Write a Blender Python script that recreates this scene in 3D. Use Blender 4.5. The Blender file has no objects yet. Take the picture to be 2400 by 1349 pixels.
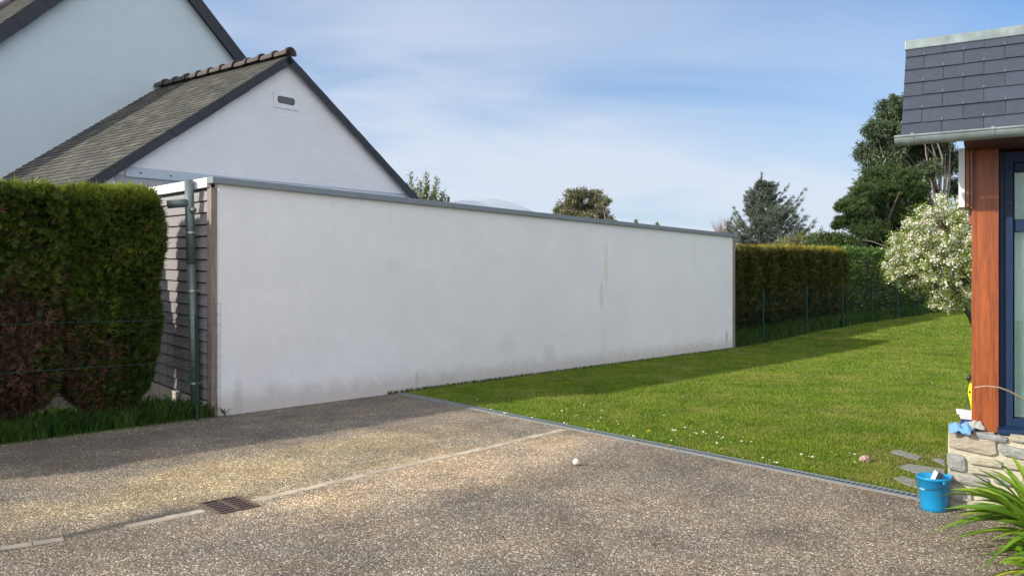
import bpy, math, random
import numpy as np
from mathutils import Vector, Matrix
random.seed(7); rng = np.random.default_rng(7)
S = bpy.context.scene
COL = S.collection
# ------------------------------------------------------------------ camera
F, HZ, EYE = 1900.0, 664.0, 1.6            # focal length and horizon in the 2400 px frame
cd = bpy.data.cameras.new('camera'); cam = bpy.data.objects.new('camera', cd); COL.objects.link(cam)
cd.sensor_width = 36; cd.lens = 36*F/2400; cd.shift_y = -(674.5-HZ)/2400
cd.clip_start = 0.1; cd.clip_end = 2000
cam.location = (0, 0, EYE); cam.rotation_euler = (math.pi/2, 0, 0)
S.camera = cam
S.render.resolution_x = 1024; S.render.resolution_y = 575
# ------------------------------------------------------------------ light
SUN_AZ, SUN_EL = math.radians(21.5), math.radians(28.5)   # direction the light travels to (from +X), elevation
S.view_settings.view_transform = 'Standard'; S.view_settings.look = 'None'
S.view_settings.gamma = 1; S.view_settings.exposure = 0.55
w = bpy.data.worlds.new("World"); S.world = w; w.use_nodes = True
nt = w.node_tree; N = nt.nodes; Lk = nt.links
bg = N['Background']; bg.inputs['Strength'].default_value = 0.115
sky = N.new('ShaderNodeTexSky'); sky.sky_type = 'NISHITA'; sky.sun_disc = False
sky.sun_elevation = SUN_EL
sdx, sdy = -math.cos(SUN_AZ), -math.sin(SUN_AZ)           # towards the sun
sky.sun_rotation = math.atan2(sdx, sdy)
sky.air_density = 1.1; sky.dust_density = 1.2; sky.ozone_density = 2.0
tc = N.new('ShaderNodeTexCoord')
sep = N.new('ShaderNodeSeparateXYZ'); Lk.new(tc.outputs['Generated'], sep.inputs[0])
# project the direction on a cloud layer so that the veils flatten towards the horizon
def wm(op, a, b=None):
    m = N.new('ShaderNodeMath'); m.operation = op
    for i, v in enumerate((a, b)):
        if v is None: continue
        if isinstance(v, (int, float)): m.inputs[i].default_value = v
        else: Lk.new(v, m.inputs[i])
    return m.outputs[0]
zz = wm('ADD', wm('MAXIMUM', sep.outputs[2], 0.0), 0.22)
cx = wm('DIVIDE', sep.outputs[0], zz); cy = wm('DIVIDE', sep.outputs[1], zz)
cmb = N.new('ShaderNodeCombineXYZ'); Lk.new(cx, cmb.inputs[0]); Lk.new(cy, cmb.inputs[1])
mp = N.new('ShaderNodeMapping'); mp.inputs['Rotation'].default_value = (0, 0, math.radians(-25)); mp.inputs['Scale'].default_value = (0.75, 1.5, 1)
Lk.new(cmb.outputs[0], mp.inputs[0])
n1 = N.new('ShaderNodeTexNoise'); n1.inputs['Scale'].default_value = 1.3; n1.inputs['Detail'].default_value = 8; n1.inputs['Roughness'].default_value = 0.52; n1.inputs['Distortion'].default_value = 0.5
Lk.new(mp.outputs[0], n1.inputs['Vector'])
n2 = N.new('ShaderNodeTexNoise'); n2.inputs['Scale'].default_value = 0.55; n2.inputs['Detail'].default_value = 3
Lk.new(cmb.outputs[0], n2.inputs['Vector'])
cr = N.new('ShaderNodeMapRange'); cr.inputs[1].default_value = 0.25; cr.inputs[2].default_value = 0.70; cr.interpolation_type = 'SMOOTHSTEP'
Lk.new(wm('ADD', wm('MULTIPLY', n1.outputs[0], 0.62), wm('MULTIPLY', n2.outputs[0], 0.42)), cr.inputs[0])
hz = N.new('ShaderNodeMapRange'); hz.inputs[1].default_value = 0.0; hz.inputs[2].default_value = 0.30; hz.inputs[3].default_value = 0.62; hz.inputs[4].default_value = 0.0
Lk.new(sep.outputs[2], hz.inputs[0])
clr = N.new('ShaderNodeMapRange'); clr.inputs[1].default_value = 0.10; clr.inputs[2].default_value = 0.75; clr.inputs[3].default_value = 1.0; clr.inputs[4].default_value = 0.25   # the veil thins out towards the upper right
Lk.new(wm('ADD', sep.outputs[0], wm('MULTIPLY', wm('SUBTRACT', sep.outputs[2], 0.2), 1.6)), clr.inputs[0])
fac = wm('MINIMUM', wm('ADD', wm('MULTIPLY', wm('MULTIPLY', cr.outputs[0], 0.74), clr.outputs[0]), hz.outputs[0]), 0.92)
mx = N.new('ShaderNodeMix'); mx.data_type = 'RGBA'
Lk.new(fac, mx.inputs[0]); tint = N.new('ShaderNodeMix'); tint.data_type = 'RGBA'; tint.blend_type = 'MULTIPLY'; tint.inputs[0].default_value = 1
Lk.new(sky.outputs[0], tint.inputs[6]); tint.inputs[7].default_value = (0.42, 0.70, 0.98, 1); Lk.new(tint.outputs[2], mx.inputs[6])
mx.inputs[7].default_value = (4.35, 4.75, 5.45, 1)
# unseen bright cloud veil added overhead and behind the camera to fill shaded walls
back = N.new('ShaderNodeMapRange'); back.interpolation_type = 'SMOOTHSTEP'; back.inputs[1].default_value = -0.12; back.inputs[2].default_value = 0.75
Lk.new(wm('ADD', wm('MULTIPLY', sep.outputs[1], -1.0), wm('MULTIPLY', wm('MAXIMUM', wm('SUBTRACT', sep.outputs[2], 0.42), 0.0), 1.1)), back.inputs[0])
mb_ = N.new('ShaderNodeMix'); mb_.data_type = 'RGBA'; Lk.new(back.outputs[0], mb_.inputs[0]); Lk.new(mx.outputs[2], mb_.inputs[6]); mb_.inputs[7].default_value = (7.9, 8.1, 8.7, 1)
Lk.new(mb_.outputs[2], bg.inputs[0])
sl = bpy.data.lights.new('sun', 'SUN'); sl.energy = 3.9; sl.angle = math.radians(1.2); sl.color = (1.0, 0.93, 0.80)
so = bpy.data.objects.new('sun', sl); COL.objects.link(so)
tv = Vector((math.cos(SUN_AZ)*math.cos(SUN_EL), math.sin(SUN_AZ)*math.cos(SUN_EL), -math.sin(SUN_EL)))
so.rotation_euler = tv.to_track_quat('-Z', 'Y').to_euler(); so.location = (-20, -8, 20)

# ------------------------------------------------------------------ layout helpers
def at(px, py, Y): return Vector(((px-1200)/F*Y, Y, EYE-(py-HZ)/F*Y))
def gr(px, py, z=0.0):
    Y = (EYE-z)*F/(py-HZ); return Vector(((px-1200)/F*Y, Y, z))
C0 = gr(512, 975); C1 = gr(1717, 818)
WL = (C1-C0).length; WD = (C1-C0)/WL; WN = Vector((WD.y, -WD.x, 0))   # along the white wall / towards the camera
def pq(px, py, Q):
    """point of the plane q=Q (parallel to the white wall) seen at a pixel, in wall coordinates (s, depth, z)"""
    ray = Vector(((px-1200)/F, 1.0, -(py-HZ)/F))
    Y = (C0.dot(WN)+Q)/(ray.dot(WN)) if True else 0
    p = ray*Y; p.z += EYE
    d = p-C0
    return Vector((d.x*WD.x+d.y*WD.y, -Q, p.z))
def wp(s, q, z=0): return Vector((C0.x+WD.x*s+WN.x*q, C0.y+WD.y*s+WN.y*q, z))
TH = math.atan2(WD.y, WD.x)
def sst(a, b, x): t = np.clip((x-a)/(b-a), 0, 1); return t*t*(3-2*t)
def terr(x, y):
    y = np.asarray(y, float)
    return 0.033*np.maximum(0, y-18.5)*sst(18.5, 24, y)*np.minimum(1, 26/np.maximum(y, 1)) 

# ------------------------------------------------------------------ object helpers
def tag(o, label=None, cat=None, group=None, kind=None):
    if label: o['label'] = label
    if cat: o['category'] = cat
    if group: o['group'] = group
    if kind: o['kind'] = kind
    return o
def empty(name, loc, label, cat, rz=0.0, group=None):
    o = bpy.data.objects.new(name, None); COL.objects.link(o); o.location = loc; o.rotation_euler = (0, 0, rz)
    o.empty_display_size = 0.2
    return tag(o, label, cat, group)
class MB:
    def __init__(s): s.v = []; s.f = []; s.m = []
    def add(s, vs, fs, mi=0):
        b = len(s.v); s.v += [tuple(v) for v in vs]; s.f += [tuple(i+b for i in f) for f in fs]; s.m += [mi]*len(fs); return s
    def box(s, x0, x1, y0, y1, z0, z1, M=None, mi=0):
        vs = [Vector((x, y, z)) for z in (z0, z1) for y in (y0, y1) for x in (x0, x1)]
        if M is not None: vs = [M @ v for v in vs]
        return s.add(vs, [(0, 2, 3, 1), (4, 5, 7, 6), (0, 1, 5, 4), (2, 6, 7, 3), (0, 4, 6, 2), (1, 3, 7, 5)], mi)
    def hexa(s, a, b, mi=0):
        """two quads a (4 pts) and b (4 pts), matching order"""
        return s.add(list(a)+list(b), [(3, 2, 1, 0), (4, 5, 6, 7), (0, 1, 5, 4), (1, 2, 6, 5), (2, 3, 7, 6), (3, 0, 4, 7)], mi)
    def prism(s, poly, d, mi=0):
        d = Vector(d); n = len(poly); a = [Vector(p) for p in poly]; b = [p+d for p in a]
        fs = [tuple(range(n-1, -1, -1)), tuple(range(n, 2*n))]+[(i, (i+1) % n, n+(i+1) % n, n+i) for i in range(n)]
        return s.add(a+b, fs, mi)
    def tube(s, pts, rad, n=8, caps=True, mi=0):
        pts = [Vector(p) for p in pts]
        if not hasattr(rad, '__len__'): rad = [rad]*len(pts)
        base = len(s.v); up = None
        for i, p in enumerate(pts):
            t = (pts[min(i+1, len(pts)-1)]-pts[max(i-1, 0)]).normalized()
            if up is None:
                up = t.orthogonal().normalized()
            up = (up-t*up.dot(t)).normalized(); sd = t.cross(up)
            for k in range(n):
                a = 2*math.pi*k/n; s.v.append(tuple(p+(up*math.cos(a)+sd*math.sin(a))*rad[i]))
        for i in range(len(pts)-1):
            for k in range(n):
                a = base+i*n+k; b = base+i*n+(k+1) % n
                s.f.append((a, b, b+n, a+n)); s.m.append(mi)
        if caps:
            s.f.append(tuple(base+k for k in range(n-1, -1, -1))); s.m.append(mi)
            e = base+(len(pts)-1)*n; s.f.append(tuple(e+k for k in range(n))); s.m.append(mi)
        return s
    def lathe(s, prof, n=24, c=(0, 0, 0), mi=0, close=False):
        base = len(s.v); c = Vector(c); m = len(prof)
        for r, z in prof:
            for k in range(n):
                a = 2*math.pi*k/n; s.v.append((c.x+r*math.cos(a), c.y+r*math.sin(a), c.z+z))
        for i in range(m if close else m-1):
            for k in range(n):
                a = base+i*n+k; b = base+i*n+(k+1) % n; j = ((i+1) % m)*n-i*n
                s.f.append((a, b, b+j, a+j)); s.m.append(mi)
        return s
    def build(s, name, mats, parent=None, smooth=False, bevel=0, seg=2):
        me = bpy.data.meshes.new(name); me.from_pydata(s.v, [], s.f)
        if not isinstance(mats, (list, tuple)): mats = [mats]
        for m in mats: me.materials.append(m)
        if len(mats) > 1: me.polygons.foreach_set('material_index', s.m)
        me.polygons.foreach_set('use_smooth', [smooth]*len(s.f)); me.update()
        o = bpy.data.objects.new(name, me); COL.objects.link(o)
        if parent: o.parent = parent
        if bevel:
            b = o.modifiers.new('bevel', 'BEVEL'); b.width = bevel; b.segments = seg; b.limit_method = 'ANGLE'
        return o
def npmesh(name, V, k, mat, parent=None, smooth=False):
    """V: (n*k,3) array of separate k-gons"""
    V = np.ascontiguousarray(V, dtype=np.float32).reshape(-1, 3); nv = len(V); nf = nv//k
    me = bpy.data.meshes.new(name); me.vertices.add(nv); me.vertices.foreach_set('co', V.ravel())
    me.loops.add(nv); me.loops.foreach_set('vertex_index', np.arange(nv, dtype=np.int32))
    me.polygons.add(nf); me.polygons.foreach_set('loop_start', np.arange(0, nv, k, dtype=np.int32)); me.polygons.foreach_set('loop_total', np.full(nf, k, np.int32))
    me.materials.append(mat); me.update(calc_edges=True)
    o = bpy.data.objects.new(name, me); COL.objects.link(o)
    if parent: o.parent = parent
    return o
def grid(name, P00, U, V, nu, nv, mat, zf=None, zoff=0.0):
    uu, vv = np.meshgrid(np.linspace(0, 1, nu+1), np.linspace(0, 1, nv+1))
    X = P00[0]+U[0]*uu+V[0]*vv; Y = P00[1]+U[1]*uu+V[1]*vv
    Z = (zf(X, Y) if zf else np.zeros_like(X))+zoff
    me = bpy.data.meshes.new(name)
    vs = np.stack([X, Y, Z], -1).reshape(-1, 3)
    fs = [(j*(nu+1)+i, j*(nu+1)+i+1, (j+1)*(nu+1)+i+1, (j+1)*(nu+1)+i) for j in range(nv) for i in range(nu)]
    me.from_pydata(vs.tolist(), [], fs); me.materials.append(mat)
    me.polygons.foreach_set('use_smooth', [True]*len(fs)); me.update()
    o = bpy.data.objects.new(name, me); COL.objects.link(o); o['kind'] = 'structure'
    if me.polygons[0].normal.z < 0: me.flip_normals()
    return o

# ------------------------------------------------------------------ materials
class NT:
    def __init__(s, name):
        s.m = bpy.data.materials.new(name); s.m.use_nodes = True; s.t = s.m.node_tree
        s.b = s.t.nodes['Principled BSDF']; s.out = s.t.nodes['Material Output']
        s.c = s.t.nodes.new('ShaderNodeTexCoord').outputs['Object']
    def n(s, ty, **kw):
        x = s.t.nodes.new(ty)
        for k, v in kw.items():
            if k.startswith('_'): setattr(x, k[1:], v)
            else: s.set(x.inputs[k.replace('__', ' ')], v)
        return x
    def set(s, i, v):
        if isinstance(v, bpy.types.NodeSocket): s.t.links.new(v, i)
        elif isinstance(v, (tuple, list)) and len(v) == 3 and i.type == 'RGBA': i.default_value = (*v, 1)
        else: i.default_value = v
    def math(s, op, a, b=0.0, c=None, clamp=False):
        x = s.t.nodes.new('ShaderNodeMath'); x.operation = op; x.use_clamp = clamp
        s.set(x.inputs[0], a); s.set(x.inputs[1], b)
        if c is not None: s.set(x.inputs[2], c)
        return x.outputs[0]
    def map(s, sc=(1, 1, 1), rot=(0, 0, 0), loc=(0, 0, 0), v=None):
        x = s.t.nodes.new('ShaderNodeMapping'); x.inputs['Scale'].default_value = sc; x.inputs['Rotation'].default_value = rot; x.inputs['Location'].default_value = loc
        s.t.links.new(v or s.c, x.inputs[0]); return x.outputs[0]
    def noise(s, scale, detail=4, rough=0.55, v=None, dist=0.0):
        x = s.n('ShaderNodeTexNoise', Scale=scale, Detail=detail, Roughness=rough, Distortion=dist); s.t.links.new(v or s.c, x.inputs['Vector']); return x.outputs[0]
    def vor(s, scale, v=None, out='Distance', feature='F1', rnd=1.0):
        x = s.n('ShaderNodeTexVoronoi', _feature=feature, Scale=scale, Randomness=rnd); s.t.links.new(v or s.c, x.inputs['Vector']); return x.outputs[out]
    def rng(s, v, a, b, c=0.0, d=1.0, smooth=False):
        x = s.t.nodes.new('ShaderNodeMapRange'); s.set(x.inputs[0], v)
        if smooth: x.interpolation_type = 'SMOOTHSTEP'
        for i, q in enumerate((a, b, c, d)): s.set(x.inputs[i+1], q)
        return x.outputs[0]
    def mix(s, f, a, b, mode='MIX'):
        x = s.t.nodes.new('ShaderNodeMix'); x.data_type = 'RGBA'; x.blend_type = mode
        s.set(x.inputs[0], f); s.set(x.inputs[6], a); s.set(x.inputs[7], b); return x.outputs[2]
    def ramp(s, v, stops):
        x = s.t.nodes.new('ShaderNodeValToRGB'); e = x.color_ramp.elements
        while len(e) < len(stops): e.new(0.5)
        for q, (p, c) in zip(e, stops): q.position = p; q.color = (*c, 1)
        s.set(x.inputs[0], v); return x.outputs[0]
    def bump(s, h, strength=0.3, dist=0.01):
        x = s.n('ShaderNodeBump', Strength=strength, Distance=dist, Height=h)
        s.t.links.new(x.outputs[0], s.b.inputs['Normal'])
    def island(s): return s.t.nodes.new('ShaderNodeNewGeometry').outputs['Random Per Island']
    def fin(s, col, rough=0.6, metal=0.0, spec=0.5):
        s.set(s.b.inputs['Base Color'], col); s.set(s.b.inputs['Roughness'], rough); s.set(s.b.inputs['Metallic'], metal)
        s.b.inputs['Specular IOR Level'].default_value = spec
        return s.m
def simple(name, col, rough=0.6, metal=0.0, amt=0.15, scale=8, bump=0.0, bscale=60, spec=0.5):
    t = NT(name); f = t.noise(scale, 5)
    c = t.mix(f, tuple(x*(1-amt) for x in col), tuple(min(1, x*(1+amt)) for x in col))
    if bump: t.bump(t.noise(bscale, 5), bump, 0.01)
    return t.fin(c, rough, metal, spec)
def leafmat(name, cols, scale=1.5, trans=0.35, rough=0.5, toplit=None, spec=0.35):
    """cols: colour stops; picked by random per leaf and a clump noise"""
    t = NT(name)
    f = t.math('ADD', t.math('MULTIPLY', t.island(), 0.55), t.math('MULTIPLY', t.rng(t.noise(scale, 3), 0.3, 0.7), 0.45))
    n = len(cols); c = t.ramp(f, [(i/(n-1), q) for i, q in enumerate(cols)])
    if toplit:  # paler leaves near the hedge top: sunlight painted into the colour
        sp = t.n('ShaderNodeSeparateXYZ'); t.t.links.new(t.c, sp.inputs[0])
        g = t.rng(t.math('ADD', sp.outputs[2], t.math('MULTIPLY', t.noise(6, 3), toplit[2])), toplit[0], toplit[1])
        c = t.mix(g, c, t.mix(t.island(), toplit[3], toplit[4]))
    t.set(t.b.inputs['Base Color'], c); t.b.inputs['Roughness'].default_value = rough; t.b.inputs['Specular IOR Level'].default_value = spec
    tr = t.n('ShaderNodeBsdfTranslucent', Color=c); ms = t.n('ShaderNodeMixShader', Fac=trans)
    t.t.links.new(t.b.outputs[0], ms.inputs[1]); t.t.links.new(tr.outputs[0], ms.inputs[2]); t.t.links.new(ms.outputs[0], t.out.inputs[0])
    return t.m

# white render with stains (object coordinates: x along wall, z up)
def render_mat(name, base, stains=True, bumpk=0.25):
    t = NT(name); sp = t.n('ShaderNodeSeparateXYZ'); t.t.links.new(t.c, sp.inputs[0]); sx, sz = sp.outputs[0], sp.outputs[2]
    big = t.noise(0.9, 5, 0.6); fine = t.noise(35, 5, 0.6)
    c = t.mix(t.rng(big, 0.3, 0.7), tuple(x*0.93 for x in base), tuple(min(1, x*1.03) for x in base)); c = t.mix(t.rng(t.noise(2.4, 8, .72, v=t.map((1, 1, 1.4))), .40, .62, 0, .55), c, tuple(x*.93 for x in base))
    c = t.mix(t.rng(t.noise(4, 6, 0.7), 0.52, 0.8, 0, 0.35), c, tuple(x*0.90 for x in base))
    if stains:
        def blob(px, py, rx, rz):
            p = pq(px, py, 0.0)
            dx = t.math('DIVIDE', t.math('SUBTRACT', sx, p.x), rx); dz = t.math('DIVIDE', t.math('SUBTRACT', sz, p.z), rz)
            d = t.math('ADD', t.math('MULTIPLY', dx, dx), t.math('MULTIPLY', dz, dz))
            return t.rng(t.math('ADD', d, t.math('MULTIPLY', t.noise(9, 5, 0.7), 0.9)), 0.35, 1.35, 1, 0, True)
        for px, py, rx, rz, k, col in [(921, 622, .22, .17, .13, (.50, .50, .51)), (1187, 812, .30, .22, .10, (.48, .49, .50)), (1287, 828, .26, .22, .20, (.42, .43, .44)),
                                       (640, 910, .16, .14, .16, (.42, .43, .42)), (712, 912, .14, .14, .12, (.45, .46, .44)),
                                       (1421, 625, .085, .75, .30, (.62, .57, .42)), (1410, 690, .09, .40, .32, (.52, .52, .48)), (1416, 800, .1, .5, .16, (.60, .56, .44)), (1627, 600, .07, .7, .16, (.66, .62, .50)),
                                       (558, 935, .10, .35, .3, (.40, .42, .31)), (977, 890, .05, .2, .32, (.38, .40, .34)), (1050, 885, .3, .14, .16, (.45, .45, .40)), (1703, 790, .10, .25, .45, (.38, .40, .30)), (600, 850, 0.35, .5, .06, (.65, .5, .5))]:
            c = t.mix(t.math('MULTIPLY', blob(px, py, rx, rz), min(.75, k*1.55)), c, col)
        low = t.rng(t.math('ADD', sz, t.math('MULTIPLY', t.noise(5, 6, 0.75), -0.42)), -0.14, 0.16, 1, 0, True)
        c = t.mix(t.math('MULTIPLY', low, 0.55), c, t.mix(t.noise(12, 3), (.36, .33, .25), (.52, .40, .37)))
        # thin vertical drips below the coping
        dr = t.rng(t.noise(1.0, 6, 0.75, v=t.map((5.0, 1, 0.22))), 0.56, 0.74)
        top = t.rng(sz, 1.4, 2.75)
        c = t.mix(t.math('MULTIPLY', t.math('MULTIPLY', dr, top), 0.24), c, (.56, .53, .45))
        sp2 = t.rng(t.vor(7, v=t.map((1, 1, 1))), 0.0, 0.045, 1, 0)
        c = t.mix(t.math('MULTIPLY', sp2, t.rng(t.noise(2.2, 2), .5, .6, 0, .6)), c, (.25, .24, .22))
    t.bump(t.math('ADD', t.noise(22, 6, 0.7), t.math('MULTIPLY', t.noise(3, 4), 0.8)), bumpk, 0.012)
    return t.fin(c, 0.85, 0, 0.2)
M = {}
M['render'] = render_mat('white_render', (.775, .77, .775), True, .55)
M['render2'] = render_mat('old_white_render', (.66, .67, .70), False, 0.9)
M['render3'] = render_mat('house_render', (.52, .60, .655), False, 0.18)
M['cement'] = simple('raw_cement', (.30, .32, .35), 0.9, amt=.25, scale=5, bump=.4)
M['zinc'] = simple('zinc_sheet', (.19, .215, .24), 0.6, 0.0, amt=.14, scale=5)
M['flashing'] = simple('flashing_sheet', (.36, .42, .48), 0.55, 0.0, amt=.12, scale=5)
M['zincpipe'] = simple('zinc_pipe', (.13, .165, .165), 0.42, 0.35, amt=.35, scale=14)
M['zincgut'] = simple('zinc_gutter', (.20, .245, .25), 0.42, 0.25, amt=.65, scale=11)
M['whitemetal'] = simple('white_fascia_metal', (.80, .78, .78), 0.5, amt=.04)
M['whitepaint'] = simple('white_paint', (.74, .74, .76), 0.5, amt=.05)
M['clad'] = simple('grey_board', (.27, .25, .255), 0.42, amt=.12, scale=3, bump=.15, bscale=30)
M['ridge'] = simple('ridge_tile', (.075, .060, .056), 0.8, amt=.5, scale=12, bump=.4)
M['mortar'] = simple('pale_mortar', (.55, .50, .43), 0.9, amt=.2, scale=20, bump=.5)
M['wallmortar2'] = simple('drain_concrete', (.24, .22, .20), .95, amt=.3, scale=30)
M['dark'] = simple('near_black', (.012, .012, .012), 0.9)  # near-black; puts the shade of pits, gaps and recesses into colour
M['green'] = simple('green_coated_metal', (.003, .042, .034), 0.5, amt=.2, spec=.3)
M['greenwire'] = simple('green_coated_wire', (.004, .030, .024), 0.6, spec=.2)
M['bark'] = simple('bark', (.10, .075, .06), 0.9, amt=.4, scale=20, bump=.6, bscale=25)
M['barkpale'] = simple('pale_bark', (.24, .20, .17), 0.85, amt=.35, scale=8, bump=.5, bscale=20)
M['barkdark'] = simple('dark_bark', (.05, .035, .028), 0.9, amt=.4, scale=20, bump=.6, bscale=25)
M['roofing'] = simple('flat_roof_felt', (.33, .34, .35), 0.9, amt=.1)
M['iron'] = simple('rusty_iron', (.11, .075, .06), 0.75, .2, amt=.4, scale=30, bump=.4, bscale=90)
M['blueframe'] = simple('blue_painted_frame', (.006, .022, .065), 0.5, amt=.1, spec=.3)
M['yellow'] = simple('yellow_plastic', (.80, .72, .02), 0.4)
M['black'] = simple('black_plastic', (.02, .02, .025), 0.45)
M['gripwhite'] = simple('grey_grip', (.35, .42, .48), .5)
M['bucket'] = simple('blue_plastic', (.006, .24, .50), 0.38, amt=.04)
M['wire'] = simple('steel_wire', (.45, .45, .45), 0.4, .8)
M['navywire'] = simple('dark_steel_wire', (.05, .08, .12), .4, .5)
M['ball'] = simple('ivory_ball', (.68, .66, .50), 0.5, amt=.1, scale=30, bump=.1)
def wood(name, a, b, rough=.45, sc=(9, 9, .7), bumpk=.15):
    t = NT(name); v = t.map(sc)
    f = t.math('ADD', t.math('MULTIPLY', t.noise(3, 8, .7, v=v, dist=.8), .7), t.math('MULTIPLY', t.noise(22, 5, .6, v=v), .35))
    c = t.ramp(f, [(.36, a), (.52, tuple((x+y)/2 for x, y in zip(a, b))), (.68, b)])
    t.bump(f, bumpk, .004); return t.fin(c, rough)
M['timber'] = wood('weathered_timber', (.12, .095, .075), (.33, .28, .23), .85, bumpk=.5)
M['redwood'] = wood('varnished_red_wood', (.10, .020, .008), (.37, .092, .018), .38, (8, 8, .5), .12)
M['soffit'] = wood('shaded_soffit_wood', (.03, .010, .006), (.07, .022, .012), .6)  # red wood darkened, the shade under the eaves is in its colour
M['redwood2'] = wood('varnished_brown_wood', (.10, .030, .014), (.30, .12, .04), .33, (14, 14, .5), .1)
# slate (one island per slate)
def slate(name, cols, moss=None, rough=.55):
    t = NT(name); c = t.ramp(t.island(), [(i/(len(cols)-1), q) for i, q in enumerate(cols)])
    c = t.mix(t.rng(t.noise(25, 5, .7), .4, .75, 0, .35), c, tuple(x*1.5 for x in cols[-1]))
    if moss:
        c = t.mix(t.math('MULTIPLY', t.rng(t.noise(7, 6, .75), .48, .68), moss[1]), c, moss[0])
        c = t.mix(t.rng(t.noise(13, 4, .7), .64, .70, 0, .8), c, (.26, .25, .20)); c = t.mix(t.rng(t.noise(3.2, 5, .8, v=t.map(loc=(5, 5, 2))), .66, .70, 0, .8), c, (.42, .20, .03))
    t.bump(t.noise(18, 6, .7), .25, .006); return t.fin(c, rough, 0, .5)
M['slate'] = slate('blue_grey_slate', [(.020, .028, .044), (.030, .039, .058), (.024, .032, .050), (.038, .048, .070)], None, .5)
M['mossyslate'] = slate('mossy_slate', [(.014, .013, .012), (.058, .055, .050), (.024, .023, .019), (.10, .095, .083)], ((.085, .088, .03), .5), .7)
M['vergeslate'] = slate('dark_verge_slate', [(.015, .017, .024), (.022, .025, .034), (.018, .021, .029)], None, .6)
M['greyslab'] = slate('ground_slate', [(.17, .18, .18), (.23, .24, .24)], ((.16, .15, .07), .5), .7)
# driveway: exposed aggregate
def drive_mat():
    t = NT('exposed_aggregate')
    sp = t.n('ShaderNodeSeparateXYZ'); t.t.links.new(t.c, sp.inputs[0])
    wv = t.n('ShaderNodeVectorMath', _operation='ADD'); t.t.links.new(t.c, wv.inputs[0])
    ns = t.n('ShaderNodeTexNoise', Scale=40.0); t.t.links.new(t.c, ns.inputs['Vector'])
    sc = t.n('ShaderNodeVectorMath', _operation='SCALE'); t.t.links.new(ns.outputs['Color'], sc.inputs[0]); sc.inputs['Scale'].default_value = .012
    t.t.links.new(sc.outputs[0], wv.inputs[1]); v = wv.outputs[0]
    col1 = t.vor(92, v, 'Color'); d1 = t.vor(92, v, 'Distance'); col2 = t.vor(190, v, 'Color'); d2 = t.vor(190, v, 'Distance')
    s1 = t.n('ShaderNodeSeparateColor'); t.t.links.new(col1, s1.inputs[0]); s2 = t.n('ShaderNodeSeparateColor'); t.t.links.new(col2, s2.inputs[0])
    st = t.ramp(s1.outputs[0], [(0, (.080, .068, .054)), (.4, (.15, .127, .10)), (.62, (.22, .18, .14)), (.80, (.34, .27, .205)), (.90, (.44, .39, .33)), (1, (.62, .58, .52))])
    st2 = t.ramp(s2.outputs[0], [(0, (.05, .042, .034)), (.5, (.14, .118, .092)), (.8, (.29, .245, .19)), (1, (.50, .46, .40))])
    c = t.mix(t.math('GREATER_THAN', s1.outputs[1], .45), st2, st)
    gap = t.rng(d1, .45, .75); c = t.mix(t.math('MULTIPLY', gap, .45), c, (.075, .068, .06))
    # distance from the paver strip (in wall direction coordinates): sandy wash along it
    a = gr(600, 1170); q = t.math('ADD', t.math('MULTIPLY', sp.outputs[0], WN.x), t.math('MULTIPLY', sp.outputs[1], WN.y)); q = t.math('SUBTRACT', q, a.x*WN.x+a.y*WN.y)
    s = t.math('ADD', t.math('MULTIPLY', sp.outputs[0], WD.x), t.math('MULTIPLY', sp.outputs[1], WD.y)); s = t.math('SUBTRACT', s, a.x*WD.x+a.y*WD.y)
    def band(q0, rq, s0, rs, k):
        dq = t.math('DIVIDE', t.math('SUBTRACT', q, q0), rq); ds = t.math('DIVIDE', t.math('SUBTRACT', s, s0), rs)
        return t.math('MULTIPLY', t.rng(t.math('ADD', t.math('ADD', t.math('MULTIPLY', dq, dq), t.math('MULTIPLY', ds, ds)), t.math('MULTIPLY', t.noise(1.3, 6, .65), 1.1)), .5, 1.75, 1, 0, True), k)
    bg_ = t.rng(t.noise(.95, 9, .68), .40, .60)
    def mul(f, c, k): return t.mix(f, c, k, 'MULTIPLY')
    c = mul(t.math('MULTIPLY', bg_, .9), c, (1.5, 1.40, 1.22))
    c = mul(band(-.80, .85, 1.0, 2.9, 1.0), c, (1.60, 1.52, 1.22))
    c = mul(band(.40, .70, 1.7, 2.6, 1.0), c, (1.75, 1.62, 1.45))
    c = mul(band(.30, .16, .2, .9, .5), c, (1.5, 1.42, 1.3))
    dk = t.rng(t.noise(1.3, 8, .66, v=t.map(loc=(3, 7, 0))), .46, .62)
    c = mul(t.math('MULTIPLY', dk, .55), c, (.58, .54, .50))
    dk2 = t.rng(t.noise(3.1, 6, .7, v=t.map((1, 1, 1), (0, 0, .8), (1, 2, 0))), .50, .64)
    c = mul(t.math('MULTIPLY', dk2, .35), c, (.66, .63, .60))
    far = t.rng(q, -1.5, -2.9, 0, 1, True)       # moss-darkened strip beside wall and hedge
    c = t.mix(t.math('MULTIPLY', far, t.rng(t.noise(1.5, 5), .3, .6, .25, .75)), c, t.mix(.62, c, (.06, .052, .048)))
    # darker line of moss above the strip
    ml = t.math('MULTIPLY', t.rng(t.math('ABSOLUTE', t.math('ADD', q, .11)), 0, .10, 1, 0, True), t.rng(s, .0, -.6, 0, 1))
    c = t.mix(t.math('MULTIPLY', ml, .75), c, (.045, .047, .043))
    h = t.math('SUBTRACT', 1.0, t.math('MULTIPLY', d1, 1.3)); t.bump(t.math('ADD', h, t.math('MULTIPLY', d2, -.4)), .9, .006)
    return t.fin(c, .8, 0, .3)
M['drive'] = drive_mat()
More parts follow.
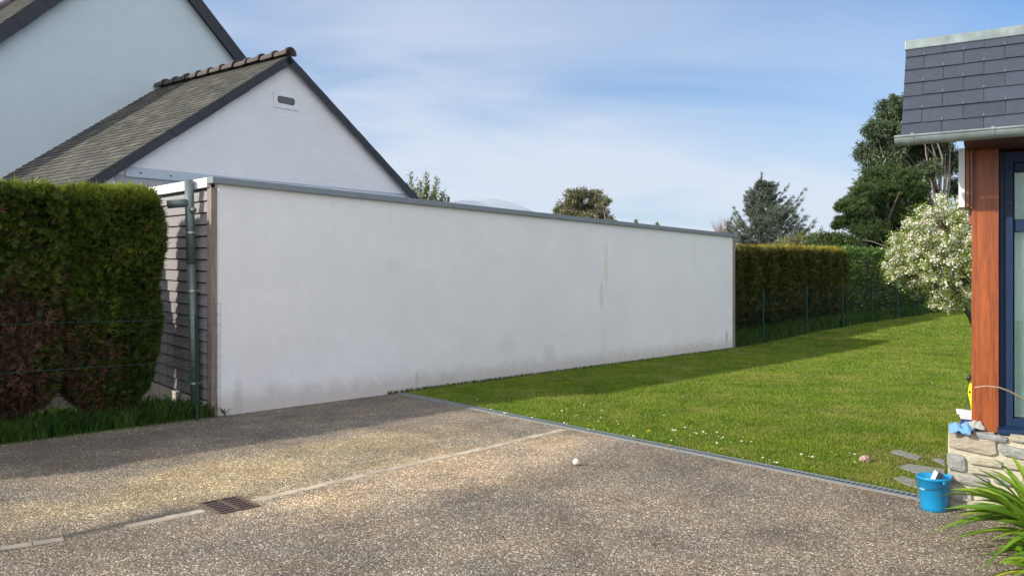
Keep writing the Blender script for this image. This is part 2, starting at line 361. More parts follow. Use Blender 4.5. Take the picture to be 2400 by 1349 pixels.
def ground_mat():
    t = NT('lawn_soil'); n_ = t.noise(1.2, 7, .65); f = t.noise(28, 5, .7)
    c = t.ramp(n_, [(.3, (.045, .085, .012)), (.5, (.075, .125, .018)), (.68, (.14, .155, .035))])
    c = t.mix(t.rng(f, .45, .75, 0, .6), c, (.10, .085, .035)); t.bump(f, .6, .02); return t.fin(c, .95, 0, .1)
M['lawn'] = ground_mat()
t = NT('far_ground'); M['ground'] = t.fin(t.ramp(t.noise(.2, 5), [(.3, (.05, .08, .02)), (.7, (.09, .11, .035))]), .95)
t = NT('bed_soil'); c_ = t.vor(45, None, 'Color'); s_ = t.n('ShaderNodeSeparateColor'); t.t.links.new(c_, s_.inputs[0])
t.bump(t.vor(45), .8, .02); M['bed'] = t.fin(t.ramp(s_.outputs[0], [(0, (.07, .05, .035)), (.6, (.20, .16, .12)), (1, (.46, .40, .33))]), .95)
t = NT('cream_paver'); f_ = t.noise(120, 4); c_ = t.ramp(t.island(), [(0, (.36, .30, .22)), (.5, (.47, .39, .29)), (1, (.55, .46, .35))])
sp = t.n('ShaderNodeSeparateXYZ'); t.t.links.new(t.c, sp.inputs[0])
c_ = t.mix(t.rng(f_, .4, .7, 0, .4), c_, (.26, .22, .17)); c_ = t.mix(t.math('MULTIPLY', t.rng(sp.outputs[0], -.25, -.9), t.rng(t.noise(4, 5, .7), .3, .6, .5, 1)), c_, (.17, .155, .13)); c_ = t.mix(t.rng(t.noise(7, 7, .75), .50, .60, 0, .75), c_, (.24, .205, .155)); t.bump(f_, .5, .004); M['paver'] = t.fin(c_, .85)
def grassmat(name, a, b, c, dry, k=.3):
    t = NT(name); n_ = t.rng(t.noise(1.3, 6, .65), .32, .68)
    f = t.math('ADD', t.math('MULTIPLY', n_, .6), t.math('MULTIPLY', t.island(), .4))
    col = t.ramp(f, [(.1, a), (.5, b), (.9, c)])
    col = t.mix(t.math('MULTIPLY', t.math('GREATER_THAN', t.island(), .80), k*2), col, dry)
    dn = t.rng(t.noise(.8, 7, .75, v=t.map(loc=(4, 2, 0))), .48, .66, 0, min(.75, k*1.9)); col = t.mix(dn, col, dry)
    d3 = t.rng(t.noise(2.6, 6, .7, v=t.map(loc=(9, 1, 0))), .54, .62, 0, .55); col = t.mix(d3, col, a)
    wr = t.n('ShaderNodeVectorMath', _operation='DISTANCE'); t.t.links.new(t.c, wr.inputs[0]); wr.inputs[1].default_value = tuple(gr(2165, 1078)); col = t.mix(t.rng(t.math('ADD', wr.outputs['Value'], t.math('MULTIPLY', t.noise(5, 4), .6)), .4, .95, .8, 0), col, (.30, .25, .10))
    t.set(t.b.inputs['Base Color'], col); t.b.inputs['Roughness'].default_value = .5; t.b.inputs['Specular IOR Level'].default_value = .3
    tr = t.n('ShaderNodeBsdfTranslucent', Color=col); ms = t.n('ShaderNodeMixShader', Fac=.38)
    t.t.links.new(t.b.outputs[0], ms.inputs[1]); t.t.links.new(tr.outputs[0], ms.inputs[2]); t.t.links.new(ms.outputs[0], t.out.inputs[0]); return t.m
M['grass'] = grassmat('lawn_grass', (.075, .165, .007), (.150, .250, .012), (.25, .33, .025), (.40, .345, .11))
M['tallgrass'] = grassmat('verge_grass', (.022, .075, .008), (.045, .12, .010), (.11, .18, .02), (.26, .22, .09), .12)

# ------------------------------------------------------------------ ground, driveway, lawn
A = gr(950, 925); B = gr(2150, 1168); DD = (B-A).normalized()
k_ = (A-C0).dot(WN)/DD.dot(WN); A = A-DD*k_                      # start of the channel drain on the wall line
grid('ground', (-300, -25), (600, 0), (0, 900), 60, 90, M['ground'], lambda X, Y: terr(X, Y)-.12*sst(12, 16, Y), -0.03)
def skew(p, u, us, v, vs_): return p+u*us, v*vs_
P0 = A-DD*0.12
grid('driveway', P0-WD*16, DD*16, WD*16, 8, 8, M['drive'], None, 0.0)
grid('lawn', A-DD*2.9+WD*0.13, DD*36, WD*70, 60, 160, M['lawn'], terr, 0.004)
# strip of ground behind the fence, left of the extension
sA = wp(-7, 0.03); grid('verge', sA, WD*7.1, -WN*1.25, 12, 4, M['lawn'], None, 0.005)
grid('flower_bed', wp(-7, -1.2), WD*7.4, -WN*6, 8, 6, M['bed'], None, -0.004)

def unit(v): return v/np.maximum(1e-9, np.linalg.norm(v, axis=1, keepdims=True))
def rvec(n): return unit(rng.normal(size=(n, 3)))
def blades(pts, h, wd, lean=.5, seg=1):
    """one bent blade (2 triangles as a quad strip) for every point"""
    n = len(pts); a = rng.uniform(0, 2*np.pi, n); sd = np.stack([np.cos(a), np.sin(a), np.zeros(n)], 1)
    b = rng.uniform(0, 2*np.pi, n); ln = np.stack([np.cos(b), np.sin(b), np.zeros(n)], 1)*(rng.uniform(.1, 1, n)*lean)[:, None]
    h = np.broadcast_to(h, (n,)); wd = np.broadcast_to(wd, (n,))
    up = np.array([0, 0, 1.0])
    m = pts+(up+ln*.35)*(h*.55)[:, None]; t_ = pts+(up*(1-.25*rng.random(n))[:, None]+ln)*h[:, None]
    s_ = sd*wd[:, None]
    if seg == 1: return np.stack([pts-s_*.5, pts+s_*.5, t_], 1).reshape(-1, 3), 3
    V = np.stack([pts-s_*.5, pts+s_*.5, m+s_*.38, t_, m-s_*.38], 1)
    return V.reshape(-1, 3), 5
# lawn grass: density falls and blade size grows with distance
def lawnpts(n, y0, y1):
    out = []; tot = 0
    while tot < n:
        y = y0*(y1/y0)**rng.random(n); x = rng.uniform(-.35, .64, n)*y
        ra = np.stack([x-A.x, y-A.y], 1); det = DD.x*WD.y-DD.y*WD.x
        u = (ra[:, 0]*WD.y-ra[:, 1]*WD.x)/det; v = (DD.x*ra[:, 1]-DD.y*ra[:, 0])/det
        ok = (u > 0.02) & (v > .14)
        rr = np.stack([x-R0.x, y-R0.y], 1); ru = rr@np.array(RD[:2]); rv = rr@np.array(RB[:2]); ok &= ~((ru > -.02) & (rv > -.05))
        # keep the slate slabs and the worn earth around them clear
        for (sx, sy, rr_) in slabs_xy: e2 = (x-sx)**2/(rr_[0]*1.25)**2+(y-sy)**2/(rr_[1]*2.2)**2; ok &= ~(rng.random(n) < np.clip(1.1-e2*1.1, 0, .86)*(.75+.25*np.sin(x*40)*np.sin(y*33)))
        p = np.stack([x, y, terr(x, y)], 1)[ok]; out.append(p); tot += len(p)
    return np.concatenate(out)[:n]
RA = math.radians(30.5); R0 = gr(2217, 1190); RD = Vector((math.cos(RA), -math.sin(RA), 0)); RB = Vector((math.sin(RA), math.cos(RA), 0))
slab_px = [(2140, 1064, 70, 11), (2168, 1108, 62, 15), (2150, 1133, 58, 12), (2200, 1088, 26, 8)]
slabs_xy = []
for px, py, hw, hh in slab_px:
    p = gr(px, py); slabs_xy.append((p.x, p.y, (hw/F*p.y, abs(gr(px, py-hh).y-p.y))))
p = lawnpts(330000, 5.9, 42); d = p[:, 1]
nz = rng.random(len(p))
patch = .75+.5*(np.sin(p[:, 0]*1.7+np.sin(p[:, 1]*1.1)*2)*np.sin(p[:, 1]*1.3+p[:, 0]*.6)*.5+.5)
V, k = blades(p, (.018+.014*nz)*(1+d*.035)*patch, (.0035+.00075*d), .85)
tag(npmesh('grass', V, k, M['grass']), 'short green lawn grass beyond the channel drain', 'grass', kind='stuff')
# longer tufts along the drain, at the wall foot
def tufts(n, fn, h0, h1, w0, lean, nm, lab):
    p = np.array([fn() for _ in range(n)]); p[:, 2] += terr(p[:, 0], p[:, 1])
    V, k = blades(p, rng.uniform(h0, h1, n), w0, lean, 2); return tag(npmesh(nm, V, k, M['tallgrass']), lab, 'grass', kind='stuff')
def vg():
    s = random.uniform(-3.6, -.02); q = -abs(random.gauss(0, .55)) if random.random() < .75 else random.uniform(-1.3, 0); q = max(q, -1.5); v = wp(s, min(q, -.01)); return (v.x, v.y, 0)
tufts(15000, vg, .06, .24, .009, .7, 'verge_grass', 'long green grass at the foot of the left hedge and fence')
def vf():
    s = WL+random.uniform(.1, 19); q = -random.uniform(.02, 1.15); v = wp(s, q); return (v.x, v.y, 0)
tufts(14000, vf, .10, .42, .022, .5, 'fence_grass', 'long dark grass under the wire fence by the far hedge')
def wf():
    s = random.uniform(2.6, WL); v = wp(s, abs(random.gauss(0, .03))+.01); return (v.x, v.y, 0)
tufts(2600, wf, .03, .075, .009, .7, 'wall_foot_grass', 'tufts of grass along the foot of the white wall')

# paver strip
e = empty('paver_strip', gr(600, 1170), 'line of cream paving bricks set flush across the driveway', 'paving strip')
path = [gr(-120, 1312), gr(0, 1284), gr(150, 1262), gr(300, 1233), gr(480, 1196)], [gr(596, 1172), gr(900, 1101), gr(1150, 1046), gr(1322, 1006)]
mb = MB()
for seg in path:
    mb = MB()
    for a, b in zip(seg[:-1], seg[1:]):
        L = (b-a).length; n = max(1, round(L/.212)); u = (b-a)/L; v = Vector((u.y, -u.x, 0))
        for i in range(n):
            if seg is path[0] and random.random() < .22:
                if mb.v: mb.build('brick_row', M['paver'], e, bevel=.0012)
                mb = MB(); continue
            c = a+u*(L*(i+.5)/n)-e.location+v*random.uniform(-.010, .010); hl = L/n/2-random.uniform(.001, .006); j = random.uniform(-.010, .006)
            j2 = random.uniform(-.004, .004); q = [c-u*hl-v*(.046+j), c+u*hl-v*(.046+j2), c+u*hl+v*(.042-j), c-u*hl+v*(.042-j2)]
            mb.hexa([p_+Vector((0, 0, -.01)) for p_ in q], [p_+Vector((0, 0, .0022)) for p_ in q])
    if mb.v: mb.build('brick_row', M['paver'], e, bevel=.0012)
# loose grit lying on the driveway, thicker along the wall foot and the drain
n = 5200; qq = np.where(rng.random(n) < .35, np.abs(rng.normal(0, .18, n))+.02, rng.uniform(0, 8, n)); ss = rng.uniform(-7, 3.2, n); P = np.stack([C0.x+WD.x*ss+WN.x*qq, C0.y+WD.y*ss+WN.y*qq, np.full(n, .001)], 1)
ra_ = (P[:, 0]-A.x)*WD.x+(P[:, 1]-A.y)*WD.y; P = P[ra_-(qq)*(DD.dot(WD)/DD.dot(WN)) < -.03]; n = len(P); sz = rng.uniform(.003, .009, n)[:, None]; Rv = [rvec(n) for _ in range(4)]; T4 = [P+v_*sz+np.array([0, 0, .003]) for v_ in Rv]
V = np.stack([T4[0], T4[1], T4[2], T4[0], T4[2], T4[3], T4[0], T4[3], T4[1], T4[1], T4[3], T4[2]], 1).reshape(-1, 3)
t = NT('grit'); M['grit'] = t.fin(t.ramp(t.island(), [(0, (.10, .08, .06)), (.5, (.30, .25, .19)), (1, (.65, .60, .52))]), .8); tag(npmesh('grit', V, 3, M['grit']), 'loose grit lying on the driveway', 'grit', kind='stuff')
# square drain grate
g = [gr(463, 1180), gr(555, 1163), gr(611, 1186), gr(516, 1206)]
gc = (g[0]+g[1]+g[2]+g[3])/4; u = ((g[1]-g[0])+(g[2]-g[3])).normalized(); ga = math.atan2(u.y, u.x)
e = empty('drain_grate', gc, 'rusty square iron drain grate set in the driveway', 'drain grate', ga)
W2, H2 = .15, .185
mb = MB()
for x0, x1, y0, y1 in [(-W2, W2, H2-.022, H2), (-W2, W2, -H2, -H2+.022), (-W2, -W2+.022, -H2+.022, H2-.022), (W2-.022, W2, -H2+.022, H2-.022)]: mb.box(x0, x1, y0, y1, -.03, .010)
mb.build('frame', M['iron'], e, bevel=.002)
mb = MB(); mb.box(-.014, .014, -H2+.024, H2-.024, -.02, .009)
for i in range(1, 6):
    y = -H2+.022+(2*H2-.044)*i/6
    for a_, b_ in ((-W2+.024, -.015), (.015, W2-.024)): mb.box(a_, b_, y-.011, y+.011, -.02, .0085)
mb.build('bars', M['iron'], e, bevel=.0015)
MB().box(-W2+.022, W2-.022, -H2+.022, H2-.022, .0015, .0025).build('pit_shade', M['dark'], e)  # near-black sheet over the paving, paints the shade below the bars
# channel drain
ca = math.atan2(DD.y, DD.x); L = (B-A).length+.12
e = empty('channel_drain', A, 'long narrow grey channel drain between driveway and lawn', 'drain', ca)
t = NT('grey_plastic_grating'); M['grate'] = t.fin(t.mix(t.noise(6, 4), (.12, .15, .165), (.19, .215, .22)), .55)
mb = MB(); mb.box(0, L, -.012, .010, -.02, .010); mb.box(0, L, .088, .110, -.02, .010); mb.build('rim', M['grate'], e)
mb = MB(); x = 0.01
while x < L-.02:
    mb.add([(x, .0105, .0085), (x+.018, .0105, .0085), (x+.034, .0875, .0085), (x+.016, .0875, .0085), (x, .0105, -.01), (x+.018, .0105, -.01), (x+.034, .0875, -.01), (x+.016, .0875, -.01)],
           [(0, 1, 2, 3), (4, 7, 6, 5), (0, 3, 7, 4), (1, 5, 6, 2), (0, 4, 5, 1), (3, 2, 6, 7)]); x += .044
mb.build('grating', M['grate'], e)
MB().box(0, L, .0101, .0879, .001, .002).build('channel', M['dark'], e)  # near-black sheet between the rims, paints the shade inside the channel
MB().box(0, L, -.034, -.0125, -.02, .005).build('concrete_edge', M['wallmortar2'], e)
slab_q = [[(2086, 1060), (2108, 1056), (2162, 1073), (2150, 1080)], [(2104, 1096), (2130, 1089), (2213, 1102), (2217, 1122), (2160, 1114)], [(2092, 1122), (2118, 1118), (2168, 1134), (2160, 1148), (2120, 1136)], [(2186, 1078), (2200, 1075), (2216, 1082), (2214, 1094)]]
for i, qd in enumerate(slab_q):
    lab = ['worn slate slab flush in the lawn, farthest from the bucket', 'largest dark slate slab in the lawn just behind the bucket', 'pale slate slab in the lawn against the left rim of the bucket', 'small slate slab in the lawn touching the stone wall'][i]
    w4 = [gr(*q_) for q_ in qd]; c = sum(w4, Vector())/len(w4); poly = []
    for a_, b_ in zip(w4, w4[1:]+w4[:1]):
        for f_ in (0, .33, .66): v = a_.lerp(b_, f_)-c; poly.append(Vector((v.x+random.uniform(-.006, .006), v.y+random.uniform(-.008, .008), -.002)))
    o = MB().prism(poly[::-1], (0, 0, .016)).build('slate_slab', M['greyslab'], None, bevel=.004); o.location = c; tag(o, lab, 'stone slab', 'slate slabs in the lawn')

# ------------------------------------------------------------------ flat-roofed extension
ext = empty('extension', C0, 'long white flat roofed extension with grey board end', 'building', TH)
zt0, zt1 = 2.802, 2.735; c0, c1 = 2.875, 2.805
mb = MB(); T = .09
mb.hexa([(0, 0, -.1), (WL, 0, -.1), (WL, T, -.1), (0, T, -.1)], [(0, 0, zt0), (WL, 0, zt1), (WL, T, zt1), (0, T, zt0)]); mb.build('rendered_wall', M['render'], ext)
DP = 2.02     # depth beside the gable
def zc(s): return c0+(c1-c0)*s/WL
mb = MB(); xs = [-.10, .55, 3.2, 6.1, 9.0, 11.7, WL+.16]
for a, b in zip(xs[:-1], xs[1:]):
    b2 = b-.006
    mb.hexa([(a, -.055, zc(a)-.078), (b2, -.055, zc(b2)-.078), (b2, .09, zc(b2)-.076), (a, .09, zc(a)-.076)], [(a, -.055, zc(a)), (b2, -.055, zc(b2)), (b2, .09, zc(b2)+.004), (a, .09, zc(a)+.004)])
    mb.hexa([(b-.02, -.058, zc(b)-.080), (b+.02, -.058, zc(b)-.080), (b+.02, -.05, zc(b)-.080), (b-.02, -.05, zc(b)-.080)], [(b-.02, -.058, zc(b)+.003), (b+.02, -.058, zc(b)+.003), (b+.02, -.05, zc(b)+.003), (b-.02, -.05, zc(b)+.003)])
mb.build('coping', M['zinc'], ext, bevel=.004)
# white fascia on the board end
LE = pq(292, 442, -DP)   # left end
mb = MB(); zl = c0
for a, b in ((.092, .98), (.99, DP-.02)): mb.box(-.105, -.045, a, b, c0-.115, c0)
mb.box(-.108, -.05, .978, .992, c0-.117, c0+.003)
mb.build('fascia', M['whitemetal'], ext, bevel=.003)
# boards: slightly fanned, lapped
nb = 18; mb = MB(); y0, y1 = .10, DP
bz = lambda y: .16+.085*y; tz = lambda y: c0-.125
for i in range(nb):
    f0, f1 = i/nb, (i+1)/nb
    def q(y, f): return bz(y)+(tz(y)-bz(y))*f
    lo = [(-.052, y0, q(y0, f0)+.004), (-.052, y1, q(y1, f0)+.004), (-.02, y1, q(y1, f0)+.004), (-.02, y0, q(y0, f0)+.004)]
    hi = [(-.034, y0, q(y0, f1)-.010), (-.034, y1, q(y1, f1)-.010), (-.02, y1, q(y1, f1)-.010), (-.02, y0, q(y0, f1)-.010)]
    mb.hexa(lo, hi)
mb.build('board_cladding', M['clad'], ext, bevel=.003)
MB().box(-.0195, .03, .095, DP, .0, c0-.05).build('backing_wall', M['dark'], ext)
mb = MB(); mb.hexa([(-.07, .10, -.05), (-.07, DP, -.05), (-.021, DP, -.05), (-.021, .10, -.05)], [(-.07, .10, .145), (-.07, DP, .31), (-.021, DP, .31), (-.021, .10, .145)]); mb.build('plinth', M['mortar'], ext)
mb = MB(); mb.box(-.075, -.0025, .034, .094, -.05, c0-.118); mb.build('corner_post', M['timber'], ext, bevel=.004)
MB().box(-.075, -.053, .0925, .135, .1, c0-.118).build('corner_trim', M['timber'], ext, bevel=.003)
# far end: second corner post, end cheek and beam end
mb = MB(); mb.box(WL+.0025, WL+.15, .004, .12, -.1, 2.60); mb.box(WL+.0025, WL+.15, .002, .13, 2.605, 2.65); mb.box(WL+.151, WL+.23, .03, .14, 2.38, 2.65); mb.build('corner_post', M['timber'], ext, bevel=.004)
MB().box(WL+.0, WL+.05, .13, 5.5, -.1, 2.68).build('end_wall', M['clad'], ext)
# roof deck: narrow beside the gable, deep beyond it
mb = MB(); mb.prism([(-.04, .095, 2.62), (WL+.05, .095, 2.62), (WL+.05, 5.5, 2.62), (6.6, 5.5, 2.62), (6.6, DP-.01, 2.62), (-.04, DP-.01, 2.62)], (0, 0, .12)); mb.build('flat_roof', M['roofing'], ext)
# skylight dome
sa = pq(1040, 473, -1.5); sb = pq(1222, 487, -1.5); sx0, sx1 = sa.x+.25, sb.x
t = NT('dome_acrylic'); t.b.inputs['Transmission Weight'].default_value = .55; t.b.inputs['Alpha'].default_value = .8; M['acrylic'] = t.fin((.80, .85, .88), .15)
mb = MB(); mb.box(sx0, sx1, 1.0, 2.3, 2.741, 2.965); o = mb.build('skylight', M['whitepaint'], ext, bevel=.01)
mb = MB(); nx, ny = 22, 14; vs = []
for j in range(ny+1):
    for i in range(nx+1):
        u_, v_ = i/nx*2-1, j/ny*2-1
        h = .26*max(0, (1-abs(u_)**2.6))**.6*max(0, (1-abs(v_)**2.6))**.6
        vs.append(((sx0+sx1)/2+u_*(sx1-sx0)/2*.95, 1.65+v_*.6, 2.967+h))
mb.add(vs, [(j*(nx+1)+i, j*(nx+1)+i+1, (j+1)*(nx+1)+i+1, (j+1)*(nx+1)+i) for j in range(ny) for i in range(nx)]); mb.build('dome', M['acrylic'], o, smooth=True)
for i in range(6):
    MB().lathe([(0, .035), (.014, .03), (.02, .012), (.02, 0)], 10, (sx0+(sx1-sx0)*(.12+.155*i), 1.03, 2.966)).build('screw_cap', M['black'], o)
# downpipe
dx = -.16; dy = .42
pt = pq(443, 424, 0)
dp0 = wp(-.19, -.36); 
mb = MB(); top = Vector((-.17, .40, 2.86)); bot = Vector((-.14, .30, .02)); mid = top.lerp(bot, .36); 
def hollow(mb, a, b, r, n=16, th=.004):
    a, b = Vector(a), Vector(b); t_ = (b-a).normalized(); u_ = t_.orthogonal().normalized(); v_ = t_.cross(u_); base = len(mb.v)
    for (p_, rr) in ((a, r), (b, r), (b, r-th), (a, r-th)):
        for k in range(n): an = 2*math.pi*k/n; mb.v.append(tuple(p_+(u_*math.cos(an)+v_*math.sin(an))*rr))
    for i in range(4):
        for k in range(n):
            p1 = base+i*n+k; p2 = base+i*n+(k+1) % n; j = ((i+1) % 4-i)*n; mb.f.append((p1, p2, p2+j, p1+j)); mb.m.append(0)
hollow(mb, top, mid, .054); hollow(mb, mid+Vector((0, 0, .03)), bot, .050)
dpipe = mb.build('downpipe', M['zincpipe'], ext, smooth=True)
mb = MB(); a_ = top.lerp(bot, .098); hollow(mb, a_+Vector((-.03, .0, 0)), a_+Vector((-.24, .08, -.03)), .050); mb.build('overflow_pipe', M['zincpipe'], dpipe, smooth=True)
mb = MB(); a_ = top.lerp(bot, .13); mb.tube([a_, a_+Vector((.01, -.085, .0)), a_+Vector((.02, -.10, 0))], [.036, .036, .03], 14); mb.build('pipe_stub', M['zincpipe'], dpipe, smooth=True)
for f_ in (.225, .475, .87):
    a_ = top.lerp(bot, f_); mb = MB(); hollow(mb, a_+Vector((0, 0, -.012)), a_+Vector((0, 0, .012)), .0575, 16, .005); mb.box(a_.x+.05, -.03, a_.y-.006, a_.y+.006, a_.z-.008, a_.z+.008); mb.build('pipe_clip', M['wire'], dpipe)

# ------------------------------------------------------------------ slates, ridge tiles, verges
def slates(mb, O, U, V, nu_len, nv_len, w_=.22, e_=.11, clip=None, t_=.007, jit=.003):
    """cover the parallelogram O + U*[0..nu_len] + V*[0..nv_len]; U along eaves, V up the slope"""
    U = Vector(U).normalized(); V = Vector(V).normalized(); Nn = U.cross(V).normalized()
    if Nn.z < 0: Nn = -Nn
    O = Vector(O); r = 0; v = 0
    while v < nv_len-.01:
        off = (r % 2)*w_/2; x = -off
        ve = min(v+e_*1.9, nv_len)
        while x < nu_len-.005:
            a, b = max(0, x)+.0015, min(nu_len, x+w_)-.0015; x += w_
            if b-a < .03: continue
            j = random.uniform(-jit, jit); lift = .010+t_+random.uniform(0, .003)
            p = [O+U*a+V*(v+j)+Nn*lift, O+U*b+V*(v+j+random.uniform(-.002, .002))+Nn*lift, O+U*b+V*ve+Nn*.002, O+U*a+V*ve+Nn*.002]
            mb.hexa([q-Nn*t_ for q in p], p)
        v += e_; r += 1
def ridgetiles(mb, P, D, n, L, r=.11):
    D = Vector(D).normalized(); Sd = Vector((D.y, -D.x, 0)).normalized(); Up = Sd.cross(D); Up = Up if Up.z > 0 else -Up; P = Vector(P)
    for i in range(n):
        a = P+D*(i*L); prof = [(0, r*1.28), (.055, r*1.28), (.06, r*1.04), (L*.97, r*.94)]
        base = len(mb.v); m = 12; jt = random.uniform(-.006, .006)
        for d_, rr in prof:
            for k in range(m+1):
                an = math.pi*(k/m)*1.1-.05*math.pi; mb.v.append(tuple(a+D*d_+Sd*math.cos(an)*rr+Up*(math.sin(an)*rr-.03+jt)))
        for d_, rr in prof:   # inner skin
            for k in range(m+1):
                an = math.pi*(k/m)*1.1-.05*math.pi; mb.v.append(tuple(a+D*d_+Sd*math.cos(an)*(rr-.018)+Up*(math.sin(an)*(rr-.018)-.03+jt)))
        K = m+1; Q = len(prof)*K
        for j in range(len(prof)-1):
            for k in range(m):
                p_ = base+j*K+k; mb.f.append((p_, p_+1, p_+1+K, p_+K)); mb.m.append(0)
                p_ += Q; mb.f.append((p_, p_+K, p_+K+1, p_+1)); mb.m.append(0)
        for k in range(m):
            p_ = base+k; mb.f.append((p_, p_+Q, p_+Q+1, p_+1)); mb.m.append(0)
def verge(mb, a, b, out, h=.13, L=.24, th=.012):
    """short dark slates hung along a sloping gable edge, in the plane whose outward direction is out"""
    a, b, out = Vector(a), Vector(b), Vector(out); U = (b-a).normalized(); n = max(1, round((b-a).length/L)); l_ = (b-a).length/n
    Dn = U.cross(out).normalized(); Dn = Dn if Dn.z < 0 else -Dn
    for i in range(n):
        j = random.uniform(-.004, .006); o_ = out*(.004*(i % 2)+.001)
        p0, p1 = a+U*(l_*i+.003), a+U*(l_*(i+1)-.001)
        q = [p0+o_, p1+o_, p1+o_+Dn*(h+j), p0+o_+Dn*(h+j)]
        mb.hexa([x_+out*th for x_ in q], q)

# ------------------------------------------------------------------ gabled outbuilding behind the extension
gab = empty('gabled_outbuilding', C0, 'low white gabled building with mossy slate roof behind the extension', 'building', TH)
QG = -DP
ap = pq(672, 136, QG); le = pq(204, 428, QG); re_ = pq(968, 460, QG)
sl = (ap.z-le.z)/(ap.x-le.x); sr = (ap.z-re_.z)/(re_.x-ap.x)
dg = wp(0, 0)  # ridge direction in wall coordinates
d2w = Vector((-2648, 1900, 0)).normalized(); rd = Vector((d2w.dot(WD), -d2w.dot(WN), 0))
t1 = 3.62     # ridge length up to the house wall
eL = ap.x-2.62/sl*1.25; eR = ap.x+2.62/sr*1.1
zL = ap.z-(ap.x-eL)*sl; zR = ap.z-(eR-ap.x)*sr
gy = DP+.004
ct = .0  # wall pentagon slightly under the roof line
wz = .10
def tri(y, dz=0.0): return [(eL+.10, y, 0), (eR-.10, y, 0), (eR-.10, y, zR+.10*sr-dz), (ap.x, y, ap.z-dz), (eL+.10, y, zL+.10*sl-dz)]
mb = MB(); mb.prism(tri(gy, .03), (rd*t1)); mb.build('gable_wall', M['render2'], gab)
# darker unpainted cement below the flashing
fz0 = pq(291, 392, QG).z; fl0 = pq(293, 400, QG).x; fl1 = pq(952, 460, QG).x
cl0 = pq(283, 430, QG).x
mb = MB(); mb.prism([(cl0+.02, gy-.006, 2.2), (fl1, gy-.006, 2.2), (fl1, gy-.006, fz0-.1), (cl0-.11, gy-.006, fz0-.1), (cl0-.06, gy-.006, 2.93), (cl0+.01, gy-.006, 2.75)], (0, .005, 0)); mb.build('cement_patch', M['cement'], gab)
mb = MB(); xs = [fl0, (fl0+fl1)*.42, (fl0+fl1)*.70, fl1]
for a, b in zip(xs[:-1], xs[1:]): mb.hexa([(a, gy-.03, fz0-.125), (b-.004, gy-.03, fz0-.095), (b-.004, gy-.0065, fz0-.095), (a, gy-.0065, fz0-.125)], [(a, gy-.016, fz0+.0), (b-.004, gy-.016, fz0+.03), (b-.004, gy-.0065, fz0+.03), (a, gy-.0065, fz0+.0)])
mb.hexa([(fl0, gy-.0065, fz0+.002), (fl1, gy-.0065, fz0+.032), (fl1, gy, fz0+.032), (fl0, gy, fz0+.002)], [(fl0, gy-.0065, fz0+.016), (fl1, gy-.0065, fz0+.046), (fl1, gy, fz0+.046), (fl0, gy, fz0+.016)])
flash = mb.build('flashing', M['flashing'], gab, bevel=.002)
mb = MB()
for i in range(14):
    x_ = fl0+.2+i*.42; MB().box(x_-.008, x_+.008, gy-.036, gy-.02, fz0-.065+.03*i/14, fz0-.049+.03*i/14).build('screw', M['dark'], flash)
# roof planes
mb = MB(); Uv = rd.copy(); oh = -.07
AP = Vector((ap.x, gy+oh, ap.z+.02)); EL = Vector((eL-.05, gy+oh, zL-.05*sl+.02)); ER = Vector((eR+.05, gy+oh, zR-.05*sr+.02))
mb.hexa([EL-Vector((0, 0, .05)), EL+rd*(t1-oh)-Vector((0, 0, .05)), AP+rd*(t1-oh)-Vector((0, 0, .05)), AP-Vector((0, 0, .05))], [EL, EL+rd*(t1-oh), AP+rd*(t1-oh), AP])
mb.hexa([ER-Vector((0, 0, .05)), ER+rd*(t1-oh)-Vector((0, 0, .05)), AP+rd*(t1-oh)-Vector((0, 0, .05)), AP-Vector((0, 0, .05))], [ER, ER+rd*(t1-oh), AP+rd*(t1-oh), AP])
rf = mb.build('roof', M['vergeslate'], gab)
mb = MB(); slates(mb, EL, rd, AP-EL, t1-oh, (AP-EL).length-.02, .20, .118, None, .011, .009); slates(mb, ER, rd, AP-ER, t1-oh, (AP-ER).length-.02); mb.build('slates', M['mossyslate'], rf)
mb = MB(); ridgetiles(mb, AP+Vector((0, -.06, .055)), rd, 11, .345, .084); mb.build('ridge_tiles', M['ridge'], rf, smooth=True)
mb = MB(); dn = Vector((0, -1, 0)); verge(mb, EL+Vector((0, -.004, .015)), AP+Vector((0, -.004, .01)), dn, .125); mb.build('verge', M['vergeslate'], gab)
mb = MB(); br = ER.lerp(AP, .19); br2 = ER.lerp(AP, .165+.05); verge(mb, AP+Vector((0, -.004, .01)), br2+Vector((0, -.004, .012)), dn, .125); verge(mb, br+Vector((0, -.004, .012)), ER+Vector((0, -.004, .01)), dn, .13); mb.build('verge', M['vergeslate'], gab)
mb = MB(); mb.hexa([br2+Vector((0, -.006, .0)), br+Vector((0, -.006, 0)), br+Vector((0, -.006, -.12)), br2+Vector((0, -.006, -.12))], [br2+Vector((0, .04, .0)), br+Vector((0, .04, 0)), br+Vector((0, .04, -.12)), br2+Vector((0, .04, -.12))]); mb.build('mortar_patch', M['mortar'], gab)
